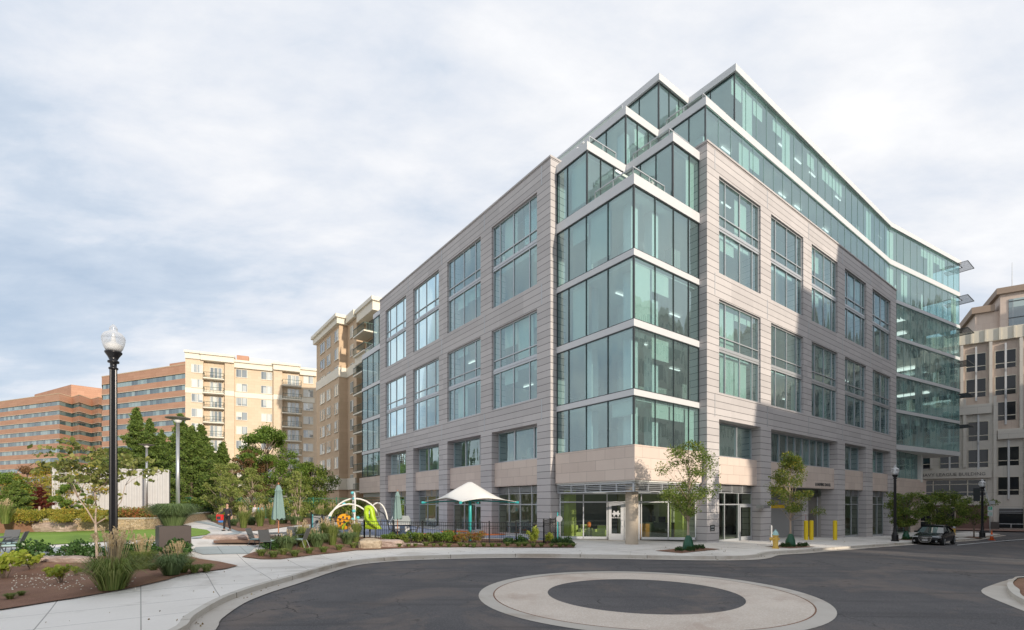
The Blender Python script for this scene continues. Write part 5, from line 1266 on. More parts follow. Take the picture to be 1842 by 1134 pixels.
def street_lamp(label,loc,hh,sc,group='black acorn street lamps'):
    t=thing('street_lamp',label,'street lamp',loc,0,group); k=sc; h=hh/k
    m=MB(); m.lathe([(.24,0),(.24,.08),(.20,.1),(.20,.45),(.16,.5),(.17,.56),(.12,.62),(.10,.9),(.105,.95),(.09,1.)],20); m.build('base',M['black'],t,smooth=False)
    m=MB(); n=20; hz=h-1.14
    pts=[]
    for z in (1.0,hz):
        r=.090 if z==1. else .078
        for i in range(n*2): a=pi*i/n; rr=r*(1 if i%2 else .88); m.v.append((rr*math.cos(a),rr*math.sin(a),z))
    for i in range(2*n): j=(i+1)%(2*n); m.f.append((i,j,j+2*n,i+2*n)); m.m.append(0)
    m.build('pole',M['black'],t)
    m=MB(); m.lathe([(.075,hz),(.10,hz+.02),(.10,hz+.05),(.07,hz+.07),(.07,hz+.16),(.12,hz+.18),(.12,hz+.22),(.08,hz+.24),(.12,hz+.33),(.165,hz+.40),(.18,hz+.42),(.18,hz+.45),(.15,hz+.46)],24); m.build('fitter',M['black'],t,smooth=True)
    m=MB(); z=hz+.46; m.lathe([(.15,z),(.19,z+.08),(.22,z+.17),(.24,z+.28),(.238,z+.32),(.243,z+.325),(.23,z+.38),(.185,z+.45),(.12,z+.49),(.085,z+.51),(.08,z+.55),(.09,z+.57),(.07,z+.61),(.04,z+.65),(.012,z+.68)],28); m.build('globe',M['globe'],t,smooth=True,recalc=True)
    m=MB(); m.lathe([(.12,z),(.165,z+.06),(.19,z+.15),(.14,z+.19),(.06,z+.24),(.03,z+.46)],20); m.build('diffuser',M['frost'],t,smooth=True)
    t.scale=(k,k,k); return t
x=D(204,12.9); 
x=D(204,13.6); L1=street_lamp('tall black fluted street lamp in the foreground bed at left',(x,13.6,H(x,13.6)),ZC+(HY-584)*13.6/F-H(x,13.6),1.1)
def lampat(px,pyb,pyt,Y,label): x=D(px,Y); zb=ZC-(pyb-HY)*Y/F; return street_lamp(label,(x,Y,zb),(pyb-pyt)*Y/F,1.05)
lampat(1610,974,837,36.5,'black street lamp left of the parked black car')
Lr=lampat(1767,967.5,862,44,'farther black street lamp right of the car, carrying a small hanging sign')
m=MB(); m.box(-.75,-.2,-.02,.02,3.1,4.2); m.build('banner',M['dark'],Lr)
def park_lamp(px,pyt,pyb,Y,label):
    x=D(px,Y); zb=H(x,Y)+(.6 if px<340 else 0); h=ZC+(HY-pyt)*Y/F-zb; t=thing('park_lamp',label,'park lamp',(x,Y,zb),0,'silver park lamps')
    m=MB(); m.tube([(0,0,0),(0,0,h-.25)],[.10,.085],14); m.build('pole',M['steel'],t,smooth=True)
    m=MB(); m.lathe([(.10,h-.28),(.16,h-.22),(.20,h-.16),(.22,h-.12)],16); m.build('reflector',M['frost'],t,smooth=True)
    m=MB(); m.lathe([(.22,h-.12),(.58,h-.04),(.60,h),(.05,h+.02)],24); m.build('lamp_shade',plain('grey lamp shade',(.16,.15,.14),.5),t)
park_lamp(320,752,918,27,'tallest silver park lamp right of the planter'); park_lamp(264,800,900,44,'silver park lamp in front of the white container'); park_lamp(397,840,925,53,'most distant silver park lamp among the birches')
# container
Yc_=44; x=D(303,48.4); xl=D(95,44); v_=Vector((x-xl,4.4)); CT=thing('shipping_container','long white shipping container behind the shrubs','container',(xl,44,H(xl,47)+.0),math.atan2(4.4,x-xl)); Lc=v_.length; zt=ZC+(HY-853)*44/F; zb=.7
M['cwhite']=plain('weathered white paint',(.47,.47,.465),.55,var=.12,scale=1.5)
m=MB(); k=0; xx=.15; pts=[]
while xx<Lc-.15: pts+= [(xx,0),(xx+.1,.05),(xx+.2,.05),(xx+.3,0)]; xx+=.4
for z_ in (0,1): m.v+=[(a,b,zb-.6 if z_==0 else zt-zb+.6) for a,b in pts]
n=len(pts); m.f=[(i,i+1,i+1+n,i+n) for i in range(n-1)]; m.m=[0]*(n-1); m.build('side_panel',M['cwhite'],CT,recalc=False)
m=MB(); H2=zt-zb+.6; m.box(-.05,Lc+.05,-.05,.03,H2,H2+.12); m.box(-.05,.14,-.05,.1,0,H2); m.box(Lc-.14,Lc+.05,-.05,.1,0,H2); m.box(-.05,Lc+.05,.1,2.4,H2-.05,H2+.06); m.build('frame',M['cwhite'],CT)
m=MB(); m.box(Lc-.04,Lc,.11,2.4,0,H2-.06); m.build('end_panel',plain('grey end paint with shade in colour',(.3,.31,.32),.6),CT); m=MB(); m.box(0,.04,.11,2.4,0,H2-.06); m.build('end_panel',M['cwhite'],CT)  # right end is a darker grey copy, its shade put into the colour
# posts
for px,Y,h,l in ((155/1,34,1.35,None),(31,29.2,1.1,None)):
    pass
for px,Y,z,h,l in ((31,29.5,.9,1.0,'short pale wooden stake in front of the far left evergreen'),(71,32,.9,1.3,'short pale wooden stake in front of the dark red tree')):
    m=MB(); m.lathe([(.055,0),(.055,h-.03),(.04,h)],10); o=m.build('stake',M['barklight']); o.location=(D(px,Y),Y,z); tag(o,l,'post','wooden stakes')
x=D(36,70); m=MB(); m.lathe([(.16,0),(.12,8.2),(.05,8.3)],10); o=m.build('utility_pole',M['barklight']); o.location=(x,70,0); tag(o,'pale leaning utility pole rising behind the far left trees','pole'); o.rotation_euler=(0,rad(-2),0); o.scale=(1,1,.85)
# green fence
p0=Vector((D(296,55),55)); p1=Vector((D(690,60),60)); d=p1-p0; GF=thing('fence','tall green metal picket fence in front of the evergreens','fence',(p0.x,p0.y,0),math.atan2(d.y,d.x)); L=d.length; M['gfence']=plain('green painted fence',(.035,.16,.10),.5)
zt=ZC+(HY-895)*57/F; zb=.5
m=MB()
for z in (zt-.1,zt-.45,zb+.15): m.box(0,L,-.025,.025,z,z+.05)
m.build('rail',M['gfence'],GF)
m=MB(); 
for x in np.arange(.15,L,.16): m.box(x-.011,x+.011,-.011,.011,zb,zt-.1)
m.build('pickets',M['gfence'],GF)
for x in np.arange(0,L+.1,2.6):
    m=MB(); m.box(x-.05,x+.05,-.05,.05,zb-.6,zt+.05); m.build('post',M['gfence'],GF)
# black fence round the play area
def bfence(pts,label,hgt=1.25):
    P=[G(*p) for p in pts]; t=thing('fence',label,'fence',(P[0][0],P[0][1],H(*P[0])),0,'black picket fence round the play area')
    o=Vector((P[0][0],P[0][1],H(*P[0]))); pk=MB(); rl=MB()
    for i in range(len(P)-1):
        a=Vector((*P[i],H(*P[i])))-o; b=Vector((*P[i+1],H(*P[i+1])))-o; L=(b-a).length; n=max(1,round(L/1.9))
        for z in (hgt,hgt-.22,.12): rl.bar(a+Vector((0,0,z)),b+Vector((0,0,z)),.035,.035)
        for k in range(int(L/.115)): q=a.lerp(b,(k+.5)*.115/L); pk.bar(q+Vector((0,0,.02)),q+Vector((0,0,hgt)),.018)
        for k in range(n+ (1 if i==len(P)-2 else 0)):
            q=a.lerp(b,k/n); m=MB(); m.box(q.x-.035,q.x+.035,q.y-.035,q.y+.035,q.z-.05,q.z+hgt+.06); m.box(q.x-.045,q.x+.045,q.y-.045,q.y+.045,q.z+hgt+.06,q.z+hgt+.09); m.build('post',M['blackfence'],t)
    rl.build('rails',M['blackfence'],t); pk.build('pickets',M['blackfence'],t)
bfence([(655,975),(760,976.5),(880,978),(978,979.5)],'black picket fence behind the hedge, from the boulders to the gate')
bfence([(560,956),(600,966),(655,975)],'black picket fence on the left side of the play area',1.2)
a_=[(978,979.5),(1000,972.5)]
bfence(a_,'short dark fence return closing the play area against the corner pillar',1.4)
m=MB(); 
# shade canopy
gx,gy=G(843,976); gy+=1.0; SC_=thing('shade_canopy','cream fabric shade canopy with a peaked top on a teal post','canopy',(gx,gy,H(gx,gy))); M['teal']=plain('teal painted steel',(.05,.42,.42),.4,.1)
s=gy/F; zp=ZC+(HY-866)*s; ze=ZC+(HY-903)*s; R=80*s*1.02
m=MB(); N=24; cor=[]
for j in range(N+1):
    for i in range(N+1):
        a=(i/N)*2-1; b=(j/N)*2-1; ed=max(abs(a),abs(b)); 
        x=a*R*.72*(1-.10*(1-a*a)*0-.16*(1-b*b)*abs(a)**3*0); 
        rr=math.hypot(a,b); k=1-.16*(1-min(abs(a),abs(b))**2)*(ed**4)
        X_=a*R*.75*k; Y_=b*R*.75*k; h=(1-ed)**1.0; sx=abs(a)**2.4; sy=abs(b)**2.4; z=ze+(zp-ze)*min(.97,max(0,1-(sx**.5+sy**.5)/2*1.0)**2.0+.0)*(1-ed**6)+.16*(zp-ze)*(1-min(abs(a),abs(b))**2)*ed**3 + (.0 if ed<1 else 0)
        z+= -0.0
        m.v.append((X_,Y_,z))
for j in range(N):
    for i in range(N): q=j*(N+1)+i; m.f.append((q,q+1,q+N+2,q+N+1)); m.m.append(0)
o=m.build('fabric',plain('cream shade fabric',(.74,.725,.69),.8,var=.03),SC_,smooth=True,recalc=False); o.rotation_euler=(0,0,rad(40)); md=o.modifiers.new('s','SOLIDIFY'); md.thickness=.02
m=MB(); m.tube([(0,0,0),(0,0,zp-.1)],[.11,.10],16); m.build('post',M['teal'],SC_,smooth=True)
for k in range(4):
    a=rad(40)+pi/4+k*pi/2; r=R*.75*math.sqrt(2); m=MB(); m.tube([(0,0,ze+.1),(math.cos(a)*r*.97,math.sin(a)*r*.97,ze-.04)],[.05,.035],8); m.build('arm',M['teal'],SC_)
    m=MB(); m.tube([(math.cos(a)*r*.93,math.sin(a)*r*.93,ze-.03),(math.cos(a)*r*1.02,math.sin(a)*r*1.02,ze-.06)],[.06,.09],8); m.build('corner_bracket',M['teal'],SC_)
# closed umbrellas
M['umb']=plain('sage green canvas',(.20,.29,.275),.85,var=.08); M['wood']=plain('reddish umbrella pole',(.42,.17,.08),.5,var=.15,scale=8)
def umbrella(px,pyb,pyt,pylow,label,off=0,Y=None):
    if Y: x=D(px,Y); y=Y; zb=0
    else: x,y=G(px,pyb)
    s=y/F; zb=H(x,y); t=thing('patio_umbrella',label,'umbrella',(x,y,zb),0,'closed sage green patio umbrellas'); zt=ZC+(HY-pyt)*s-zb; zl=ZC+(HY-pylow)*s-zb
    m=MB(); m.tube([(0,0,0),(0,0,zt)],.025,10); m.lathe([(.25,0),(.25,.06),(.05,.1)],16); m.build('pole',M['wood'],t)
    m=MB(); m.lathe([(.02,zt),(.045,zt+.03),(.02,zt+.09)],10); m.build('finial',M['wood'],t)
    m=MB(); n=40; rows=[(0,.02),(.06,.10),(.14,.125),(.18,.17),(.2,.13),(.4,.17),(.65,.205),(.85,.235),(1.,.25)]
    for f_,r in rows:
        z=zt+(zl-zt)*f_
        for k in range(n): a=2*pi*k/n; rr=r*(1+.22*math.sin(a*8+math.sin(f_*5))*min(1,f_*3+.2)); m.v.append((rr*math.cos(a),rr*math.sin(a),z+(.05*math.sin(a*8) if f_==1 else 0)))
    for i in range(len(rows)-1):
        for k in range(n): a=i*n+k; b=i*n+(k+1)%n; m.f.append((a,b,b+n,a+n)); m.m.append(0)
    m.build('canopy',M['umb'],t,smooth=True,recalc=False); return x,y,zb
ux,uy,uz=umbrella(501,987,872,934,'closed sage green patio umbrella at the dining table by the path')
vx,vy,vz=umbrella(715,972,884,934,'closed sage green patio umbrella inside the black fence near the playhouse')
M['mesh']=plain('grey chair mesh',(.10,.105,.11),.6); M['cush']=plain('pale teal cushion',(.36,.50,.50),.8,var=.05)
def chair(label,loc,rz,group='mesh patio chairs'):
    t=thing('patio_chair',label,'chair',loc,rz,group)
    m=MB(); m.box(-.24,.24,-.24,.24,.40,.42); m.build('seat',M['mesh'],t)
    m=MB(); m.box(-.23,.23,-.23,.22,.422,.47); m.build('cushion',M['cush'],t,bevel=.015)
    m=MB(); m.add([(-.24,.22,.44),(.24,.22,.44),(.24,.42,.95),(-.24,.42,.95),(-.24,.245,.44),(.24,.245,.44),(.24,.445,.95),(-.24,.445,.95)],[(0,1,2,3),(4,7,6,5),(0,4,5,1),(3,2,6,7),(0,3,7,4),(1,5,6,2)]); m.build('backrest',M['mesh'],t)
    for s in (-1,1):
        m=MB(); m.tube([(s*.26,-.27,0),(s*.25,-.2,.42)],.014,6); m.build('leg',M['dark'],t); m=MB(); m.tube([(s*.26,.36,0),(s*.25,.2,.42)],.014,6); m.build('leg',M['dark'],t)
        m=MB(); m.tube([(s*.25,-.2,.42),(s*.27,-.22,.6),(s*.27,-.1,.66),(s*.26,.2,.66),(s*.25,.32,.7)],.013,6); m.build('armrest',M['dark'],t)
    return t
def ptable(label,loc,r=.6):
    t=thing('patio_table',label,'table',loc,0); m=MB(); m.lathe([(r,.70),(r,.725),(r-.01,.73)],32); m.build('tabletop',M['mesh'],t)
    for k in range(4):
        a=pi/4+k*pi/2; m=MB(); m.tube([(math.cos(a)*r*.8,math.sin(a)*r*.8,0),(math.cos(a)*r*.35,math.sin(a)*r*.35,.4),(math.cos(a)*r*.7,math.sin(a)*r*.7,.70)],.015,6); m.build('leg',M['dark'],t)
ptable('round dark mesh dining table under the closed umbrella by the path',(ux,uy,uz),.72)
for a,l in ((pi,'mesh patio chair left of the dining table, facing right'),(0,'mesh patio chair right of the dining table, facing left'),(-pi/2,'mesh patio chair with its back to the viewer at the dining table'),(pi/2,'mesh patio chair behind the dining table, facing the viewer')):
    chair(l,(ux+math.cos(a)*1.0,uy+math.sin(a)*1.0,uz),a-pi/2)
ptable('round mesh table beside the umbrella inside the fence',(vx,vy,vz),.55); chair('mesh patio chair inside the fence beside the umbrella',(vx+.9,vy+.2,vz),-pi/2)
x,y=G(20,1003,.02); y=y-0; chair('mesh patio chair with pale cushion and white tag at the left edge of the lawn',(x,y,H(x,y)+.02),rad(-60)); 
ptable('small dark mesh table cut off by the left edge of the picture',(x-1.0,y+.3,H(x,y)+.02),.5); chair('mesh patio chair behind the small table at the left edge',(x-1.3,y+1.1,H(x,y)+.02),rad(20))
# play equipment
M['pw']=plain('white powder coated tube',(.70,.68,.64),.4); M['slideg']=plain('lime green plastic',(.42,.60,.03),.35,var=.04); M['playo']=plain('orange plastic',(.85,.36,.02),.4,var=.04); M['pteal']=plain('teal clamp',(.12,.50,.55),.4)
Yp=33.5; s=Yp/F; PLX=D(640,Yp)
PX_=lambda px,py,dy=0.: ((px-640)*s,dy,ZC+(HY-py)*s)
PL=thing('play_climber','white arched tube play climber with teal joints','play structure',(PLX,Yp,0),0)
def arc(a,b,top,n=14,dy0=0,dy1=0):
    out=[]
    for i in range(n+1): th=pi*i/n; x=(a+b)/2-(b-a)/2*math.cos(th); y=top[1]+(top[0]-top[1])*0; out.append(PX_(x,top[0]-(top[0]-top[1])*math.sin(th),dy0+(dy1-dy0)*i/n))
    return out
for pts in (arc(596,680,(945,897),dy0=-.6,dy1=.8),arc(600,672,(948,907),dy0=-1.6,dy1=-.2),arc(622,650,(960,886),dy0=2.0,dy1=-1.8),arc(655,692,(945,905),dy0=.8,dy1=.8)):
    m=MB(); m.tube(pts,.055 if pts[0][2]>0 else .05,10); m.build('arch_tube',M['pw'],PL,smooth=True)
for px,py,dy in ((634,887,0),(637,897,0),(627,907,-.9),(648,933,-1.6),(649,919,-1.5),(598,930,-.6),(652,931,-1.)):
    m=MB(); q=PX_(px,py,dy); m.lathe([(.03,-.1),(.1,-.07),(.12,0),(.1,.07),(.03,.1)],12,q); m.build('joint_clamp',M['pteal'],PL,smooth=True)
m=MB(); q=PX_(626,938,-.7); m.tube([(q[0],q[1]-.05,q[2]),(q[0],q[1]+.05,q[2])],.52,28); m.build('climbing_disc',M['playo'],PL)
for a in range(7):
    m=MB(); aa=a*.9; rr=.3 if a else 0; m.tube([(q[0]+rr*math.cos(aa),q[1]-.07,q[2]+rr*math.sin(aa)),(q[0]+rr*math.cos(aa),q[1]-.051,q[2]+rr*math.sin(aa))],.07,10); m.build('hand_hold',M['dark'],PL)
m=MB()
for i in range(9):
    th=pi*i/8; 
    m.v+=[PX_(640-14*math.cos(th),952-14*math.sin(th),-1.2),PX_(640-14*math.cos(th),952-14*math.sin(th),-.5)]
for i in range(8): m.f.append((2*i,2*i+1,2*i+3,2*i+2)); m.m.append(0)
o=m.build('crawl_tunnel',M['slideg'],PL,smooth=True,recalc=False); o.modifiers.new('s','SOLIDIFY').thickness=.04
Yg=33.; SLD=thing('slide','bright lime green plastic slide with a tall hood','slide',(D(668,Yg),Yg,0),0); s2=Yg/F
q=lambda px,py,dy: ((px-668)*s2,dy,ZC+(HY-py)*s2)
out_=[(656,952),(654.5,935),(654.5,918),(656,911),(661,908.5),(667,909),(672,912),(674,918),(675.5,928),(679,938),(684,946),(688,952),(672,953)]; in_=[(661.5,938),(661,930),(661,922),(662,915),(664.5,912.5),(667,912),(669,913),(670.5,917),(671,923),(670.5,928),(669,931),(666,933),(663,937)]
m=MB(); n=len(out_)
for a,b in out_: m.v.append(q(a,b,0))
for a,b in in_: m.v.append(q(a,b,.12))
for i in range(n): j=(i+1)%n; m.f.append((i,j,j+n,i+n)); m.m.append(0)
o=m.build('hood',M['slideg'],SLD,smooth=True,recalc=False); o.modifiers.new('s','SOLIDIFY').thickness=.3
m=MB(); path=[(659,930),(664,938),(672,945),(682,950)]
for i,(a,b) in enumerate(path):
    for w,dz in ((-.42,.22),(-.36,0),(.1,0),(.16,.22)): p=q(a,b,0); m.v.append((p[0]+0,w+i*-.05,p[2]+dz))
for i in range(len(path)-1):
    for k in range(3): a=i*4+k; m.f.append((a,a+1,a+5,a+4)); m.m.append(0)
o=m.build('chute',M['slideg'],SLD,smooth=True,recalc=False); o.modifiers.new('s','SOLIDIFY').thickness=.05
m=MB(); m.tube([q(663,945,.3),q(663,972,.3)],.05,8); m.tube([q(676,948,-.1),q(676,972,-.1)],.05,8); m.build('support',M['dark'],SLD)
m=MB(); m.tube([q(676,917,.3),q(688,925,.4),q(695,940,.4),q(698,955,.4)],.035,8); m.build('arch_tube',M['dark'],SLD,smooth=True)
Yh=33.5; PH=thing('playhouse','small white and navy playhouse with a grey roof behind the right umbrella','playhouse',(D(722,Yh),Yh,0),rad(12)); s3_=Yh/F
hw=.65; zr=ZC+(HY-928)*s3_; zw=ZC+(HY-942)*s3_
m=MB(); m.prism([(-hw,-.5),(hw,-.5),(hw,.5),(-hw,.5)],0,zw); m.build('wall',plain('navy board',(.04,.07,.13),.6),PH)
m=MB(); m.add([(-hw-.12,-.6,zw-.03),(hw+.12,-.6,zw-.03),(hw*.75,0,zr),(-hw*.75,0,zr),(-hw-.12,.6,zw-.03),(hw+.12,.6,zw-.03)],[(0,1,2,3),(5,4,3,2),(0,3,4),(1,5,2),(0,4,5,1)]); m.build('roof',plain('grey shingle',(.32,.34,.33),.7),PH)
m=MB(); m.bar((-hw-.13,-.61,zw-.03),(hw+.13,-.61,zw-.03),.05); m.bar((-hw-.13,-.61,zw-.03),(-hw*.75,0,zr+.03),.06); m.build('trim',M['white'],PH)
for a in (-.4,.25):
    m=MB(); m.box(a,a+.28,-.52,-.501,.5,.85); m.build('window',M['white'],PH)
# picnic/play panel at the left
x,y=G(578,952); t=thing('activity_board','low white play panel standing left of the arched climber','play board',(x,y,H(x,y))); 
m=MB(); m.box(-.6,.6,-.03,.03,.15,.95); m.build('panel',M['cwhite'],t,bevel=.02)
for a in (-.62,.62):
    m=MB(); m.tube([(a,0,0),(a,0,1.05)],.05,8); m.build('post',M['pteal'],t)
for a in (-.3,0,.3):
    m=MB(); m.lathe([(.02,.4),(.1,.45),(.1,.6),(.02,.65)],10,(a,-.06,0)); m.build('knob',M['dark'],t)
# round teal sign post by corner
x,y=G(1003,976.5); s=y/F; t=thing('sign_post','teal post with a round white sign at the end of the hedge','sign',(x,y,H(x,y)))
m=MB(); m.tube([(0,0,0),(0,0,1.85)],.035,10); m.build('post',M['teal'],t); m=MB(); m.tube([(.1,-.05,1.45),(.1,-.03,1.45)],.19,24); m.build('sign_disc',M['steel'],t)
# bollards
def bollard(px,pyb,pyt,mat,r,label,group=None,cap=True):
    x,y=G(px,pyb); s=y/F; h=(pyb-pyt)*s; m=MB(); m.lathe([(r,-.05),(r,h-.06),(r*.85,h-.02),(r*.3,h)],18); o=m.build('bollard',mat,smooth=False); o.location=(x,y,H(x,y)); tag(o,label,'bollard',group)
YB=plain('yellow bollard plastic',(.82,.60,.02),.4,var=.05)
for px,l in ((1450,'yellow bollard in front of the loading dock pillar, left of the close pair'),(1459.5,'yellow bollard in front of the loading dock pillar, right of the close pair'),(1502,'single yellow bollard at the right end of the loading dock')): bollard(px,971.5,936.5,YB,.15,l,'yellow bollards at the loading dock')
bollard(1387,976,945,M['steel'],.085,'thin galvanised steel bollard left of the yellow hydrant')
# hydrants
def hydrant(px,pyb,pyt,label,body,top):
    x,y=G(px,pyb); s=y/F; h=(pyb-pyt)*s; t=thing('fire_hydrant',label,'fire hydrant',(x,y,H(x,y)),rad(30),'fire hydrants'); k=h/.85
    m=MB(); m.lathe([(.15,0),(.15,.04),(.11,.05),(.11,.55),(.14,.56),(.14,.60)],18); m.build('barrel',body,t)
    m=MB(); m.lathe([(.145,.60),(.145,.63),(.12,.66),(.10,.74),(.05,.79),(.03,.80),(.03,.85)],18); m.build('bonnet',top,t,smooth=True)
    for a in (0,pi/2,pi):
        m=MB(); d=Vector((math.cos(a),math.sin(a),0)); r=.075 if a==pi/2 else .055; m.tube([d*.08+Vector((0,0,.42)),d*.2+Vector((0,0,.42))],r,12); m.tube([d*.2+Vector((0,0,.42)),d*.24+Vector((0,0,.42))],r*1.15,6); m.build('nozzle_cap',body,t)
    t.scale=(k,k,k)
HB=plain('worn yellow hydrant paint',(.66,.44,.10),.6,var=.2,scale=10)
hydrant(1395,987,953,'yellow fire hydrant with pale blue top on the kerb',HB,plain('pale blue hydrant paint',(.40,.62,.60),.5)); hydrant(1716,962.5,946,'distant hydrant with yellow and silver top right of the parked car',HB,M['steel'])
# cone, signs
x,y=G(1784,972,-.15); t=thing('traffic_cone','orange traffic cone on the road near the far crossing','traffic cone',(x,y,H(x,y)-.145)); k=1.0
CO=plain('orange cone plastic',(.75,.14,.03),.5)
m=MB(); m.box(-.18,.18,-.18,.18,0,.04); m.build('base',CO,t); m=MB(); m.lathe([(.15,.04),(.10,.35),(.03,.85)],16); m.build('cone',CO,t,smooth=True); m=MB(); m.lathe([(.105,.36),(.082,.50)],16); m.build('reflective_band',M['white'],t); t.scale=(1.1,)*3
x,Y=D(1781,47),47; z0=ZC-(957-HY)*Y/F; t=thing('street_sign','small green and white parking sign on a thin pole at the far corner','street sign',(x,Y,z0),rad(-25)); 
m=MB(); m.tube([(0,0,0),(0,0,2.6)],.03,8); m.build('post',M['steel'],t); SG=plain('green sign face',(.03,.35,.2),.5)
m=MB(); m.box(-.19,.19,-.05,-.035,1.95,2.45); p=m.build('sign_panel',M['white'],t); m=MB(); m.box(-.14,.14,-.058,-.051,2.1,2.4); m.build('sign_symbol',SG,p); text('P',.25,M['white'],p,(-.0,-.06,2.16),(pi/2,0,0),ext=.002)
m=MB(); m.box(-.19,.19,-.05,-.035,1.5,1.9); p=m.build('sign_panel',M['white'],t); m=MB()
for k in range(3): m.box(-.14,.14,-.056,-.051,1.58+k*.1,1.62+k*.1)
m.build('sign_text',SG,p)
m=MB(); m.bar((-.55,.1,4.9),(-.02,-.02,2.6),.06); m.build('diagonal_arm',M['steel'],t)
m=MB(); m.box(-.05,.35,-.06,-.04,2.62,2.95) ; m.build('sign_box',M['mull'],t)
# right kerb island
isl=smoothline([G(a,b,-.02) for a,b in ((1960,1040),(1842,1038),(1822,1042),(1812,1050),(1815,1062),(1830,1074),(1870,1092),(1960,1120))],5)
kin=offline(isl,.0)
ctr=Vector(G(1900,1066,0)); inn=[p+(ctr-p).normalized()*.22 for p in isl]; outg=[p-(ctr-p).normalized()*.55 for p in isl]
isl0=strip('kerb',isl,inn,0,M['kerbc'],.2); strip('gutter',isl,outg,-.14,M['gutter']); sheet('planting_bed',[tuple(p) for p in inn]+[(ctr.x+8,ctr.y-1),(ctr.x+8,ctr.y+2)],-.03,M['mulch'],2.)
# far side pavement and markings
strip('road_marking',[Vector(G(1722,981.5,-.15)),Vector(G(1780,976,-.15)),Vector(G(1842,971,-.15))],[Vector(G(1722,980.6,-.15)),Vector(G(1780,975.2,-.15)),Vector(G(1842,970.2,-.15))],-.138,M['white'])
sheet('brick_pavement',[tuple(Vector((63.4,70))+ne*a+Vector((ne.y,-ne.x))*b) for a,b in ((-16,-.3),(40,-.3),(40,6),(-16,6))],.0,M['brickwalk'],4.)
sheet('sidewalk',[tuple(Vector((63.4,70))+ne*a+Vector((ne.y,-ne.x))*b) for a,b in ((-16,10),(1,10),(-3,16),(-16,16))],.0,M['concrete'],4.)
# ------------------------------------------------------------------ people
from itertools import chain
def skin(name,nodes,edges,mat,parent,sub=2):
    me=bpy.data.meshes.new(name); me.from_pydata([n[0] for n in nodes],edges,[]); o=bpy.data.objects.new(name,me); COL.objects.link(o)
    md=o.modifiers.new('k','SKIN'); sv=me.skin_vertices[0].data
    for i,n in enumerate(nodes): r=n[1]; sv[i].radius=(r,r) if not hasattr(r,'__len__') else r
    sv[0].use_root=True; md.use_smooth_shade=True
    ms=o.modifiers.new('s','SUBSURF'); ms.levels=sub; ms.render_levels=sub
    dg=bpy.context.evaluated_depsgraph_get(); m2=bpy.data.meshes.new_from_object(o.evaluated_get(dg)); bpy.data.objects.remove(o); m2.materials.clear(); m2.materials.append(mat)
    m2.polygons.foreach_set('use_smooth',[True]*len(m2.polygons))
    r=bpy.data.objects.new(name,m2); COL.objects.link(r); r.parent=parent; return r
SKIN=plain('skin',(.48,.29,.21),.5,var=.05); HAIR=plain('dark hair',(.02,.015,.012),.6); SHOE=plain('black leather shoe',(.012,.012,.012),.4)
